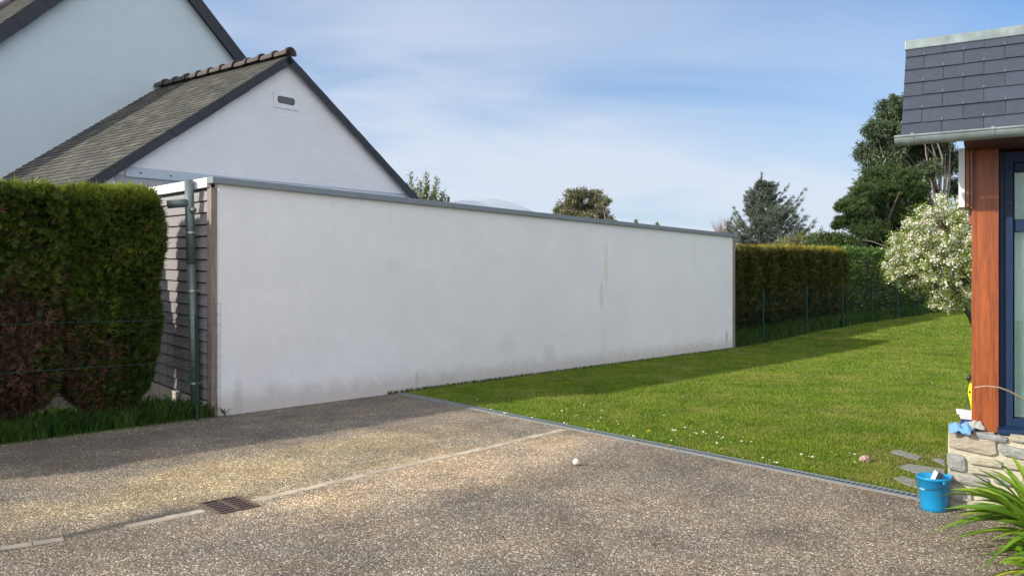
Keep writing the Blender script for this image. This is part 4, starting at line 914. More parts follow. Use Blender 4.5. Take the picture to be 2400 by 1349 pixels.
# dark laurel mass and bare thicket
Y = 31; b = base_at(1930, Y); k = Y/F; cl = [(rel(px, py, Y+random.uniform(-.4, .4), b), (rx*k, rx*k*.9, rz*k)) for px, py, rx, rz in [(1925, 570, 34, 24), (1960, 568, 34, 24), (1990, 575, 30, 22), (1945, 592, 44, 20), (1985, 600, 34, 16), (2010, 596, 20, 16)]]
clump_tree('laurel_bush', 'dark glossy evergreen bush between the twiggy bush and the pine', b, cl, 12000, .12, .045, M['laureldark'], M['bark'], .09, cat='bush', leafpart='foliage')
Y = 32; b = base_at(1870, Y); k = Y/F; cl = [(rel(px, py, Y+random.uniform(-.4, .4), b), (rx*k, rx*k*.9, rz*k)) for px, py, rx, rz in [(1840, 578, 26, 22), (1870, 570, 30, 24), (1900, 566, 26, 22), (1855, 595, 34, 16), (1890, 592, 34, 18)]]
e = clump_tree('twiggy_bush', 'pale twiggy half bare bush right of the cedar', b, cl, 5200, .11, .04, M['shrub'], M['bare'], .10, cat='bush', leafpart='foliage')
mb = MB()
for i in range(90):
    p = at(random.uniform(1828, 1912), 625, Y+random.uniform(-.5, .5))-b; t_ = p+Vector((random.uniform(-.35, .35), 0, random.uniform(.7, 1.25))); mb.tube([p, p.lerp(t_, .5)+Vector((random.uniform(-.08, .08), 0, 0)), t_], [.016, .011, .004], 4, False)
mb.build('twigs', M['bare'], e)
Y = 38; b = base_at(1692, Y); e = empty('bare_shrub', b, 'bare pinkish shrub at the left foot of the cedar', 'shrub'); mb = MB()
for i in range(150):
    p = at(1700+random.uniform(-8, 14), 580, Y)-b; a = random.uniform(-.5, .42); l = random.uniform(.8, 1.55); t_ = p+Vector((math.sin(a)*l, random.uniform(-.2, .2), math.cos(a)*l)); mb.tube([p, p.lerp(t_, .5)+Vector((random.uniform(-.05, .05), 0, .02)), t_], [.014, .009, .003], 4, False)
mb.tube([(0, 0, 0), at(1700, 580, Y)-b], [.06, .03], 6); mb.build('twigs', M['bare'], e)
# low shed roof behind the hedge
Y = 36; b = base_at(1985, Y); e = empty('shed', b, 'thin flat grey shed roof just above the far hedge', 'shed', TH)
zr = at(1985, 602, Y).z-b.z; MB().box(-1.1, 1.0, .2, 2.4, 0, zr-.1).build('wall', M['timber'], e); MB().box(-1.2, 1.1, 0, 2.6, zr-.09, zr+.0).build('roof', M['zinc'], e)

# blossom tree
Y = 17.5; b = base_at(2302, Y); k = Y/F
t = NT('blossom'); tr_ = t.n('ShaderNodeBsdfTranslucent', Color=(.8, .78, .70)); ms_ = t.n('ShaderNodeMixShader', Fac=.3); t.fin(t.mix(t.island(), (.74, .70, .56), (.86, .83, .74)), .7)
t.t.links.new(t.b.outputs[0], ms_.inputs[1]); t.t.links.new(tr_.outputs[0], ms_.inputs[2]); t.t.links.new(ms_.outputs[0], t.out.inputs[0]); M['blossom'] = t.m
M['cherryleaf'] = leafmat('young_leaf', [(.10, .17, .015), (.18, .26, .02), (.26, .33, .03), (.34, .38, .05)], 2, .4, .45)
e = empty('blossom_tree', b, 'round flowering tree full of white blossom behind the wooden post', 'tree'); mb = MB(); cc = np.array(at(2218, 600, Y)-b); fk = at(2275, 742, Y)-b
mb.tube([(0, 0, -.1), (fk*.5+Vector((.05, 0, 0))), fk, at(2246, 700, Y)-b], [.085, .07, .06, .045], 8)
mb.tube([fk*.4, fk*.4+Vector((.35, .1, .5)), at(2330, 640, Y)-b], [.06, .05, .03], 7)
tips = []; 
for i in range(430):
    u_ = rvec(1)[0]; u_ = np.array([u_[0], u_[1]*.9, u_[2]]); rr_ = rng.random()**.33; n_ = noise3(u_[None]*2, 2.0, 9)[0]*.13
    p = cc+u_*np.array([1.20, 1.15, 1.18])*(.28+.72*rr_)*(1+n_)
    if (p[2] < cc[2]-.55) and p[0] < cc[0]-.35-.9*(p[2]-cc[2]+1.0): continue
    tips.append(p)
st_ = [np.array(at(2246, 700, Y)-b), np.array(at(2262, 690, Y)-b), np.array(at(2330, 640, Y)-b)]
hubs = [cc+np.array(h_) for h_ in ((-.55, -.1, -.15), (-.3, .2, .3), (.1, -.2, .1), (.4, 0, .2), (-.1, .1, -.45), (.5, .2, -.4), (-.7, .1, -.4), (0, 0, .6))]
for h_ in hubs: s_ = min(st_, key=lambda q: np.linalg.norm(q-h_)); mb.tube([Vector(s_), Vector(s_*.5+h_*.5)+Vector((.04, 0, .05)), Vector(h_)], [.04, .03, .02], 6, False)
PV = []; PL = []
for p in tips:
    h_ = min(hubs, key=lambda q: np.linalg.norm(q-p)+random.uniform(0, .2)); m_ = (h_*.5+p*.5)+rng.normal(size=3)*.04; mb.tube([Vector(h_), Vector(m_), Vector(p)], [.013, .008, .003], 4, False)
    for q, cnt in ((p, 1), (m_*.4+p*.6, .7)):
        n = int(26*cnt*random.uniform(.1, 1.9)); P = q+rng.normal(size=(n, 3))*.040; PV.append(P); n2 = int(34*cnt); PL.append(q+rng.normal(size=(n2, 3))*.065)
P = np.concatenate(PV); n = len(P)
def flowers(P, s):
    n = len(P); D = rvec(n); R = unit(np.cross(D, rvec(n))); T_ = np.cross(D, R); out = []
    for i in range(5):
        a = 2*math.pi*i/5; out.append(P+(R*math.cos(a)+T_*math.sin(a))*s[:, None]+D*s[:, None]*.2)
    return np.stack(out, 1).reshape(-1, 3)
npmesh('blossom', flowers(P, rng.uniform(.014, .024, n)), 5, M['blossom'], e); P = np.concatenate(PL); n = len(P)
npmesh('leaves', leaves(P, rvec(n)+np.array([0, 0, .5]), rng.uniform(.04, .07, n), rng.uniform(.018, .028, n)), 4, M['cherryleaf'], e); mb.build('trunk', M['bark'], e, smooth=True)
M['redleaf'] = leafmat('red_leaf', [(.14, .01, .015), (.25, .02, .03)], 2); Y = 19.5; b = base_at(2258, Y); e = empty('red_shrub', b, 'small dark red leaved shrub glimpsed through the blossom tree', 'shrub'); c = np.array(at(2258, 628, Y)-b); n = 900
P = c+rng.normal(size=(n, 3))*np.array([.2, .2, .14]); npmesh('foliage', leaves(P, rvec(n), .05, .025), 4, M['redleaf'], e); MB().tube([(.7, 0, 0), (.6, 0, c[2]*.6), Vector(c)], [.03, .02, .01], 6).build('stem', M['bark'], e)

# ------------------------------------------------------------------ house on the right (frame: x along front, y back)
rh = empty('slate_roofed_house', R0, 'house corner with stone base, red wood post and slate roof', 'building', -RA)
def rl(v):
    d = Vector(v)-R0; return Vector((d.dot(RD), d.dot(RB), d.z))
def rpl(px, py, q):
    """point of the plane at depth q (house frame) seen at a pixel"""
    ray = Vector(((px-1200)/F, 1, -(py-HZ)/F)); Y = (R0.dot(RB)+q)/ray.dot(RB); p = ray*Y; p.z += EYE; return rl(p)
ZW = .55
# stone wall: irregular stones set in mortar
t = NT('rubble_stone'); f_ = t.noise(9, 7, .7, v=t.map((1, 1, 2.6), (0, .15, 0)))
c_ = t.ramp(t.island(), [(0, (.33, .31, .23)), (.22, (.42, .38, .29)), (.4, (.22, .24, .25)), (.55, (.44, .36, .26)), (.7, (.19, .21, .22)), (.85, (.40, .40, .36)), (1, (.30, .20, .13))])
c_ = t.mix(t.rng(f_, .50, .62, 0, .55), c_, (.46, .44, .38)); c_ = t.mix(t.math('MULTIPLY', t.rng(t.noise(4, 5, .7), .56, .66), t.math('GREATER_THAN', t.island(), .3)), c_, (.46, .22, .08)); c_ = t.mix(t.rng(t.noise(40, 4, .7), .55, .8, 0, .5), c_, (.13, .12, .11))
t.bump(t.math('ADD', f_, t.math('MULTIPLY', t.noise(40, 5, .7), .4)), .9, .02); M['stone'] = t.fin(c_, .85)
M['wallmortar'] = simple('wall_mortar', (.48, .44, .34), .95, amt=.2, scale=12, bump=.8, bscale=50)
sw = MB(); xb_ = .22; sw.prism([(.012, .012, -.05), (3.0, .012, -.05), (3.0, 3.2, -.05), (xb_, 3.2, -.05), (xb_, .40, -.05), (.012, .40, -.05)], (0, 0, ZW+.035)); sb_ = sw.build('stone_base', M['wallmortar'], rh, bevel=.015)
def stone(mb, x0, x1, z0, z1, tilt=0, d=.02):
    n = 14; cx_, cz_ = (x0+x1)/2, (z0+z1)/2; hx_, hz_ = (x1-x0)/2, (z1-z0)/2; ring = []
    for k in range(n):
        a = 2*math.pi*k/n+.1; r = random.uniform(.90, 1.04); X = hx_*r*math.copysign(abs(math.cos(a))**.32, math.cos(a)); Z = hz_*r*math.copysign(abs(math.sin(a))**.36, math.sin(a)); ring.append((cx_+X, cz_+Z-tilt*X))
    b_ = len(mb.v)
    for (kx, yy) in ((1.0, .03), (1.0, .006), (.93, -.004-d*random.uniform(.5, 1)), (.55, -.008-d)):
        for X, Z in ring: mb.v.append((cx_+(X-cx_)*kx, yy+random.uniform(-.003, .003), cz_+(Z-cz_)*kx))
    for i in range(3):
        for k in range(n): a_, c2 = b_+i*n+k, b_+i*n+(k+1) % n; mb.f.append((a_, a_+n, c2+n, c2)); mb.m.append(0)
    mb.f.append(tuple(b_+3*n+k for k in range(n))); mb.m.append(0)
mb = MB()
def sp_(px0, py0, px1, py1, tilt=.1):
    a = rpl(px0, py0, 0); c = rpl(px1, py1, 0); a.x = max(a.x, .012); stone(mb, a.x-.006, c.x+.006, c.z-.004, a.z+.004, tilt, .009)
for a_ in [(2217, 1012, 2338, 1064, .10), (2216, 1062, 2263, 1103, .08), (2215, 1104, 2318, 1140, .10), (2218, 1138, 2277, 1172, .12), (2276, 1014, 2362, 1034, .08), (2366, 1020, 2470, 1042, .05), (2345, 1046, 2420, 1075, .16), (2273, 1072, 2350, 1094, .05), (2273, 1096, 2345, 1116, .10), (2288, 1146, 2345, 1164, .10), (2352, 1080, 2402, 1102, .10), (2330, 1118, 2392, 1140, .1),
           (2216, 1174, 2262, 1190, 0), (2268, 1172, 2320, 1192, .08), (2400, 1080, 2470, 1110, .1), (2395, 1120, 2470, 1160, .1), (2330, 1168, 2400, 1195, .1), (2225, 1004, 2275, 1012, .05)]: sp_(*a_)
mb.build('stones', M['stone'], sb_, smooth=False)
# top bed stones
mb = MB()
for x0, x1, y0, y1, z in [(.0, .30, .0, .24, .012), (.31, .55, .0, .12, .004), (.0, .2, .25, .5, .008), (.56, .95, 0, .12, .006)]:
    poly = []
    for kk in range(12): a = 2*math.pi*kk/12; r = random.uniform(.92, 1.03); poly.append(((x0+x1)/2+(x1-x0)/2*r*math.copysign(abs(math.cos(a))**.5, math.cos(a)), (y0+y1)/2+(y1-y0)/2*r*math.copysign(abs(math.sin(a))**.5, math.sin(a)), ZW-.04))
    mb.prism(poly, (0, 0, .03+z))
mb.build('top_stones', M['stone'], sb_, bevel=.008)
# post
pa = rpl(2277, 1004, .10); pb = rpl(2341, 1004, .10); ZP = ZW
mb = MB(); mb.box(pa.x, pb.x, .10, .30, ZP+.0, 2.55); mb.build('post', M['redwood'], rh, bevel=.004)
ma = rpl(2262, 480, .085); mz = rpl(2262, 486, .085).z
m2 = rpl(2281, 480, .075)
mb = MB(); mb.box(ma.x, ma.x+.030, .06, .30, mz, 2.55); mb.box(ma.x+.031, m2.x, .05, .098, mz+.004, 2.55); mb.build('moulding', M['redwood2'], rh, bevel=.006)
ma2 = rpl(2247, 480, .06); mb = MB(); mb.box(ma2.x, ma.x-.001, .045, .30, mz, 2.56); mb.build('white_board', M['whitepaint'], rh, bevel=.002)
mb = MB(); mb.box(pa.x-.02, pa.x-.001, .13, .28, mz-.12, mz-.002); mb.build('bracket', M['redwood2'], rh)
# body: side wall behind the post, window wall
MB().box(pa.x+.012, 3.0, .305, 3.1, ZW, 3.3).build('inner_wall', M['redwood2'], rh)
# window
wi = MB(); wx0 = pb.x+.002; wx1 = wx0+1.15; ztop = 2.52
yf = .16
wi.box(wx0, wx0+.085, yf, .30, ZW+.045, ztop); wi.box(wx0+.0855, wx1, yf, .30, ztop-.07, ztop); wi.box(wx1-.085, wx1, yf, .30, ZW+.045, ztop-.071); wi.box(wx0+.0855, wx1-.0855, yf+.001, .30, ZW+.045, ZW+.099)
win = wi.build('window', M['blueframe'], rh, bevel=.003)
s3 = rpl(2378, 700, yf+.03).x; zm = rpl(2395, 525, yf).z; zb = rpl(2395, 984, yf+.02).z
mb = MB()
mb.box(wx0+.088, s3, yf+.02, .28, ZW+.10, ztop-.072); mb.box(s3+.0005, wx1-.09, yf+.02, .28, ztop-.13, ztop-.072); mb.box(s3+.0005, wx1-.09, yf+.022, .28, ZW+.10, zb); mb.box(s3+.0005, wx1-.09, yf+.022, .28, zm-.05, zm+.035); mb.build('sash', M['blueframe'], win, bevel=.005)
mb = MB(); mb.box(wx0+.03, wx0+.034, yf-.004, yf+.001, ZW+.05, ztop); mb.build('groove_shade', M['dark'], win)  # raised near-black strip, painted shade of a groove
t = NT('window_glass'); t.b.inputs['Transmission Weight'].default_value = 1.0; t.b.inputs['IOR'].default_value = 1.45; M['glass'] = t.fin((.80, .95, .90), .02)
MB().box(s3-.003, wx1-.088, .225, .229, ZW+.12, ztop-.1).build('pane', M['glass'], win)
t = NT('curtain'); t.bump(t.noise(9, 3, v=t.map((4, 4, .3))), .4, .03); M['curtain'] = t.fin(t.mix(t.noise(5, 4), (.62, .72, .68), (.78, .84, .80)), .9)
mb = MB(); n_ = 40; vs = []
for i in range(n_+1):
    x_ = s3-.02+(wx1-s3)*i/n_; y_ = .262+math.sin(i*.9)*.012+math.sin(i*2.1)*.005
    vs += [(x_, y_, ZW+.1), (x_, y_+.004, 1.45), (x_, y_, ztop-.1)]
mb.add(vs, [(i*3+j, i*3+3+j, i*3+4+j, i*3+1+j) for i in range(n_) for j in range(2)]); mb.build('curtain', M['curtain'], win, smooth=True)
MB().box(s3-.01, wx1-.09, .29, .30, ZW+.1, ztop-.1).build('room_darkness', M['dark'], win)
mb = MB(); mb.hexa([(wx0-.012, .03, ZW+.002), (wx1, .03, ZW+.002), (wx1, .16, ZW+.002), (wx0-.012, .16, ZW+.002)], [(wx0-.012, .03, ZW+.035), (wx1, .03, ZW+.035), (wx1, .16, ZW+.05), (wx0-.012, .16, ZW+.05)]); mb.build('sill', M['blueframe'], win, bevel=.004)
# roof
GL = rl(at(2097, 321, 5.5)); zg = GL.z; gyv = GL.y
EVx = rpl(2116, 300, gyv+.05).x; E0 = Vector((EVx, gyv+.055, zg-.01)); ang = math.radians(61)
sv = Vector((0, math.cos(ang), math.sin(ang)))
# length of slope so that the top edge shows at y=105
best = min((abs((lambda P: HZ-(P.z-EYE)*F/P.y)(R0+RD*E0.x+RB*(E0.y+sv.y*l_)+Vector((0, 0, E0.z+sv.z*l_)))-108), l_) for l_ in np.arange(.5, 1.6, .01)); SL = best[1]
RLn = 3.3; mb = MB()
T0 = E0+sv*SL
bk_ = Vector((0, .06, -.01)); mb.prism([E0, T0, T0+bk_, E0+bk_], (RLn, 0, 0)); mb.prism([E0+bk_, T0+bk_, Vector((0, T0.y+2.6, T0.z)), Vector((0, T0.y+2.6, E0.z))], (RLn, 0, 0)) if False else None
bx = ma2.x-E0.x+.05; q0_ = E0+bk_*1.05+Vector((bx, 0, 0)); q1_ = T0+bk_*1.05+Vector((bx, 0, 0)); mb.prism([q0_, q1_, Vector((q0_.x, T0.y+2.6, T0.z-.01)), Vector((q0_.x, T0.y+2.6, E0.z))], (RLn-bx, 0, 0)); rf = mb.build('roof', M['vergeslate'], rh)
mb = MB(); slates(mb, E0+Vector((-.012, 0, 0)), (1, 0, 0), sv, RLn, SL, .244, .120, t_=.005, jit=.002); mb.build('slates', M['slate'], rf)
# slate hooks
mb = MB(); r = 0; v = 0
Nn = Vector((0, -math.sin(ang), math.cos(ang)))
while v < SL-.03:
    x = (r % 2)*.111-.0
    x = -((r % 2)*.122)+.122
    while x < 1.6:
        p = E0+Vector((x-.012, 0, 0))+sv*v+Nn*.026; MB().tube([p-sv*.004, p+sv*.016], .0014, 4).build('slate_hook', M['wire'], rf); x += .244
    v += .120; r += 1
mb = MB(); mb.hexa([T0+Vector((-.02, -.035, -.035)), T0+Vector((RLn, -.035, -.035)), T0+Vector((RLn, 0.1, -.03)), T0+Vector((-.02, .1, -.03))], [T0+Vector((-.02, -.030, .035)), T0+Vector((RLn, -.030, .035)), T0+Vector((RLn, .1, .04)), T0+Vector((-.02, .1, .04))]); mb.build('ridge_flashing', M['zincgut'], rf, bevel=.006)
# gutter: half round with rolled front bead
mb = MB(); gx0, gx1, R_ = GL.x, GL.x+3.6, .052; prof = []
for kx in range(13): a = math.pi*kx/12; prof.append((gyv+.0-math.cos(a)*R_, zg-.012-math.sin(a)*R_))
inn = [(gyv-math.cos(math.pi*kx/12)*(R_-.003), zg-.012-math.sin(math.pi*kx/12)*(R_-.003)) for kx in range(12, -1, -1)]
mb.prism([(gx0, y_, z_) for y_, z_ in prof+inn], (gx1-gx0, 0, 0)); mb.tube([(gx0, gyv-R_, zg-.008), (gx1, gyv-R_, zg-.008)], .008, 8)
endp = [(gx0, y_, z_) for y_, z_ in prof]; mb.prism(endp, (.004, 0, 0)); gt = mb.build('gutter', M['zincgut'], rh, smooth=False)
mb = MB()
for x_ in (gx0+.10, rpl(2323, 320, gyv-.05).x, rpl(2323, 320, gyv-.05).x+.55):
    pts = [(x_, gyv-math.cos(math.pi*kx/10)*(R_+.004), zg-.010-math.sin(math.pi*kx/10)*(R_+.004)) for kx in range(11)]; pts = [(x_, gyv-R_-.004, zg+.008)]+pts
    q2 = [(x_+.018, y_, z_) for _, y_, z_ in pts]; b_ = len(mb.v); mb.v += pts+q2; nn_ = len(pts)
    p3 = [(x_, y_+(gyv-y_)*.06, z_+.001) for _, y_, z_ in pts]; q3 = [(x_+.018, y_, z_) for _, y_, z_ in p3]; mb.v += p3+q3
    for kx in range(nn_-1): mb.f.append((b_+kx, b_+kx+1, b_+nn_+kx+1, b_+nn_+kx)); mb.m.append(0)
    mb.tube([(x_-.001, gyv-R_, zg-.008), (x_+.019, gyv-R_, zg-.008)], .0105, 8)
mb.build('gutter_bracket', M['zincgut'], gt)
mb = MB(); mb.box(ma.x, RLn, gyv+.12, .9, zg-.045, zg-.03); mb.build('soffit', M['soffit'], rh)

# ------------------------------------------------------------------ things on and near the stone wall
Tz = ZW+.0
def cloth(name, label, c, rx, ry, h, mat, seed, drape=None, rot=0.0):
    r = np.random.default_rng(seed); n = 26; vs = []
    ph = r.uniform(0, 6.28, 8); fr = r.uniform(2, 7, (8, 2))
    for j in range(n+1):
        for i in range(n+1):
            u_, v_ = i/n*2-1, j/n*2-1; rr = min(1, math.sqrt(u_*u_+v_*v_)/1.2)
            X = rx*u_*(1+.12*math.sin(3*v_+ph[0])); Yv = ry*v_*(1+.15*math.sin(2.6*u_+ph[1]))
            z = h*(1-rr**2)*(.55+.45*math.sin(fr[0, 0]*u_+fr[0, 1]*v_+ph[2]))+h*.35*abs(math.sin(fr[1, 0]*1.3*u_-fr[1, 1]*v_+ph[3]))*(1-rr**3)+.003
            z += h*.14*math.sin(fr[2, 0]*2.2*u_+fr[2, 1]*2*v_+ph[4])*(1-rr**2)
            if drape and v_ < drape: z -= (drape-v_)*ry*1.5; Yv = ry*drape+(v_-drape)*ry*.12-.006
            vs.append((X, Yv, max(z, .003) if not (drape and v_ < drape) else z))
    mb = MB(); mb.add(vs, [(j*(n+1)+i, j*(n+1)+i+1, (j+1)*(n+1)+i+1, (j+1)*(n+1)+i) for j in range(n) for i in range(n)])
    o = mb.build(name, mat, None, smooth=True); o.location = c; o.rotation_euler = (0, 0, rot); s = o.modifiers.new('thick', 'SOLIDIFY'); s.thickness = .004; s.offset = 1; tag(o, label, 'cloth'); return o
def onwall(px, py, z=ZW):
    Y_ = (EYE-z)*F/(py-HZ); return Vector(((px-1200)/F*Y_, Y_, z))
M['bluecloth'] = simple('light_blue_microfibre', (.15, .33, .56), .95, amt=.12, scale=25, bump=.5, bscale=220)
M['greycloth'] = simple('grey_rag', (.34, .35, .33), .95, amt=.35, scale=30, bump=.5, bscale=160)
def wxy(x, y, z=ZW): return R0+RD*x+RB*y+Vector((0, 0, z))
cloth('blue_cloth', 'light blue microfibre cloth draped over the stone wall corner', onwall(2253, 1009, ZW+.012), .072, .060, .045, M['bluecloth'], 3, drape=-.80, rot=-RA-.1)
cloth('grey_rag', 'crumpled grey rag lying between the blue cloth and the post', onwall(2286, 1006, ZW+.012), .052, .040, .050, M['greycloth'], 8, rot=-.2)
# white and blue towel with rolled blue end
t = NT('towel_stripes'); sp = t.n('ShaderNodeSeparateXYZ'); t.t.links.new(t.c, sp.inputs[0]); st_ = t.math('GREATER_THAN', sp.outputs[0], .035); t.bump(t.noise(180, 3), .5, .004)
M['towel'] = t.fin(t.mix(t.math('MULTIPLY', st_, t.math('LESS_THAN', sp.outputs[2], .045)), (.75, .72, .76), (.03, .04, .25)), .95)
mb = MB()
for i in range(4):
    z0 = i*.0155; o_ = random.uniform(-.006, .006); mb.box(-.10+o_+.012*(3-i)*.7, .10, -.06, .06, z0, z0+.014)
o = mb.build('towel', M['towel'], None, bevel=.006, seg=3, smooth=True); o.location = onwall(2275, 981, ZW+.012); o.rotation_euler = (0, 0.06, -RA+.05); tag(o, 'folded white towel with navy stripe beside the post foot', 'towel')
M['navy'] = simple('navy_plastic', (.012, .016, .16), .35)
e = empty('bottle', onwall(2264, 989, ZW+.035), 'navy blue bottle lying on the wall beside the towel', 'bottle', -RA)
mb = MB(); mb.tube([(-.012, 0, 0), (-.008, 0, 0), (.02, 0, 0), (.10, 0, 0), (.11, 0, 0)], [.016, .020, .022, .022, .016], 16); mb.build('body', M['navy'], e, smooth=True)
mb = MB(); mb.tube([(-.036, 0, 0), (-.034, 0, 0), (-.013, 0, 0)], [.012, .015, .015], 14); mb.build('cap', M['navy'], e, smooth=True)
# yellow and black garden sprayer standing behind the post
ZW0 = ZW; ZW = 0.0; p = at(2276, 915, 7.0); e = empty('sprayer', (p.x+.062, p.y, 0.0), 'yellow and black machine half hidden behind the wooden post', 'sprayer')
zt = at(2270, 888, 7.0).z; mb = MB(); mb.lathe([(.04, 0), (.055, .01), (.052, zt-ZW-.30), (.058, zt-ZW-.24), (.080, zt-ZW-.12), (.070, zt-ZW-.05), (.045, zt-ZW-.015), (0, zt-ZW-.01)], 24); mb.build('body', M['yellow'], e, smooth=True)
mb = MB(); mb.tube([(-.075, 0, zt-ZW-.012), (-.095, 0, zt-ZW), (-.07, 0, zt-ZW+.02), (0, 0, zt-ZW+.03), (.08, 0, zt-ZW+.02)], [.012, .017, .02, .02, .018], 12); mb.build('handle', M['black'], e, smooth=True)
MB().tube([(-.082, -.01, zt-ZW-.11), (-.055, -.01, zt-ZW-.11)], .011, 10).build('button', M['black'], e); ZW = ZW0
# bucket
bk = gr(2182, 1198); bk.x += .045; bk.y -= .035; e = empty('bucket', (bk.x, bk.y+.085, 0), 'bright blue plastic bucket standing by the stone wall', 'bucket', .2)
e.scale = (.94, .94, .98); hb = .245; mb = MB(); prof = [(0, .012), (.070, .012), (.076, .012), (.079, .004), (.083, .0), (.087, .004), (.091, .03), (.0915, .034), (.113, hb-.022), (.119, hb-.020), (.121, hb-.004), (.117, hb), (.110, hb-.003), (.086, .03), (.07, .02), (0, .02)]
mb.lathe(prof, 48)
# pouring lip: pull the rim outward on one side
a0 = -.05
for i, v in enumerate(mb.v):
    x, y, z = v; r = math.hypot(x, y)
    if z > hb*.62 and r > .09:
        a = math.atan2(y, x)-a0; a = (a+math.pi) % (2*math.pi)-math.pi; k = math.exp(-(a/.30)**2)*((z/hb-.62)/.38)**1.5; f = 1+.22*k; mb.v[i] = (x*f, y*f, z+.004*k)
mb.build('body', M['bucket'], e, smooth=True)
mb = MB(); pts = []
for i in range(17): a = math.pi*i/16; pts.append((math.cos(a)*-.122*1.0, -.02-math.sin(a)*.085, hb-.028-math.sin(a)*.062))
pts = [Vector(p_) for p_ in pts]; rot = Matrix.Rotation(math.radians(-86), 3, 'Z'); pts = [rot @ p_ for p_ in pts]
mb.tube(pts, .0022, 6); mb.build('handle', M['navywire'], e); m_ = pts[8]
MB().tube([pts[7], pts[8], pts[9]], .005, 8).build('grip', M['gripwhite'], e)
mb = MB()
for q in (pts[0], pts[-1]): mb.tube([q-Vector((0, 0, .006)), q+Vector((0, 0, .012))], .010, 8)
mb.build('handle_lug', M['bucket'], e)
bb = Vector((bk.x, bk.y+.085, 0)); e = empty('brush', bb+Vector((.030, .02, hb-.022)), 'scrubbing brush with dark bristles leaning inside the blue bucket', 'brush', -.2); Mr = Matrix.Rotation(math.radians(22), 4, 'Y')
MB().box(-.022, -.012, -.034, .034, -.12, .042, Mr).build('handle', M['whitepaint'], e, bevel=.004)
t = NT('bristles'); t.bump(t.noise(8, 2, v=t.map((40, 40, 1))), .8, .01); M['bristle'] = t.fin(t.mix(t.noise(60, 2), (.012, .012, .02), (.05, .05, .07)), .9)
MB().box(-.0119, .026, -.034, .034, -.04, .041, Mr).build('bristles', M['bristle'], e, bevel=.006)
# ball
p = gr(1350, 1090); me = MB(); prof = [(math.sin(math.pi*i/20)*.030, .030-math.cos(math.pi*i/20)*.030) for i in range(21)]; me.lathe(prof, 32); o = me.build('ball', M['ball'], None, smooth=True); o.location = (p.x, p.y, .002); tag(o, 'small ivory white ball lying on the driveway', 'ball')
# reddish crumpled lump in the grass
t = NT('mottled_red_white'); n_ = t.noise(38, 4, .7, dist=1.5); t.bump(t.noise(50, 5, .7), 1, .02); M['lump'] = t.fin(t.ramp(n_, [(.42, (.22, .045, .04)), (.50, (.42, .20, .16)), (.56, (.70, .62, .58))]), .85)
p = gr(2028, 1083); vs = []; me = MB(); nn_ = 28; mm = 16
for j in range(mm+1):
    for i in range(nn_):
        a = 2*math.pi*i/nn_; f_ = math.pi*j/mm; v = np.array([math.sin(f_)*math.cos(a), math.sin(f_)*math.sin(a), -math.cos(f_)]); r = 1+.16*noise3(v[None]*1.0, 3.2, 21)[0]+.07*noise3(v[None], 8, 5)[0]; vs.append((v[0]*r*.048, v[1]*r*.042, (v[2]*r+.75)*.036))
me.add(vs, [(j*nn_+i, j*nn_+(i+1) % nn_, (j+1)*nn_+(i+1) % nn_, (j+1)*nn_+i) for j in range(mm) for i in range(nn_)]); o = me.build('sponge', M['lump'], None, smooth=False); o.location = (p.x, p.y, .005); tag(o, 'mottled red and white lump, like a crumpled sponge, on the lawn', 'sponge')
# daisies and dandelions
M['petal'] = simple('daisy_petal', (.85, .85, .85), .6); M['daisyeye'] = simple('daisy_eye', (.75, .55, .03), .7); M['dand'] = simple('dandelion', (.80, .55, .01), .7)
def flowerhead(name, lab, cat, grp, p, r, petal, eye):
    e = empty(name, p, lab, cat, random.uniform(0, 3), grp); h = random.uniform(.045, .065); mb = MB()
    tx, ty = random.uniform(-.35, .35), random.uniform(-.5, .1)
    for i in range(14): a = 2*math.pi*i/14; c, s_ = math.cos(a), math.sin(a); w_ = r*.2; mb.add([(0, 0, h), (c*r*.6-s_*w_, s_*r*.6+c*w_, h+.003+tx*c*r+ty*s_*r), (c*r, s_*r, h+.002+(tx*c+ty*s_)*r), (c*r*.6+s_*w_, s_*r*.6-c*w_, h+.003+(tx*c+ty*s_)*r)], [(0, 1, 2, 3)])
    mb.build('petals', petal, e); mb = MB(); mb.lathe([(r*.24, h+.001), (r*.22, h+.004), (r*.1, h+.006), (0.0005, h+.0065)], 10); mb.build('flower_eye', eye, e, smooth=True); MB().tube([(0, 0, 0), (.003, 0, h)], .0012, 4).build('stem', M['greenstem'], e)
M['greenstem'] = simple('flower_stem', (.06, .14, .02), .6)
dz = [(1119, 938), (1150, 960), (1181, 967), (1184, 968), (1187, 968), (1247, 980), (1254, 977), (1298, 972), (1317, 965), (1351, 974), (1368, 950), (1380, 982), (1384, 980), (1408, 980), (1402, 986), (1410, 964), (1445, 988), (1449, 994), (1475, 1021), (1484, 1023), (1488, 1029), (1322, 995), (1329, 993), (1378, 1006), (1392, 1008), (1556, 974), (1576, 1008), (1580, 1010), (1584, 1009), (1605, 1004), (1618, 1005), (1628, 1015), (1632, 1018), (1618, 1024), (1648, 1014), (1655, 1018), (1680, 1016), (1683, 1025), (1690, 1032), (1694, 1030), (1573, 1037), (1587, 1029), (1680, 1041), (1713, 1041), (1738, 1039), (1760, 1036), (1740, 1078), (1788, 1077), (1803, 1083), (1816, 1091), (1821, 1091), (1878, 1068), (1896, 1072), (1904, 1074), (1948, 1065), (1960, 1071), (1990, 1067), (2003, 1067), (2004, 1087), (1961, 998), (2180, 905), (2185, 897)]
for px, py in dz: flowerhead('daisy', 'small white daisy in the lawn beyond the drain', 'daisy', 'white daisies scattered in the lawn', gr(px, py+9), .0125, M['petal'], M['daisyeye'])
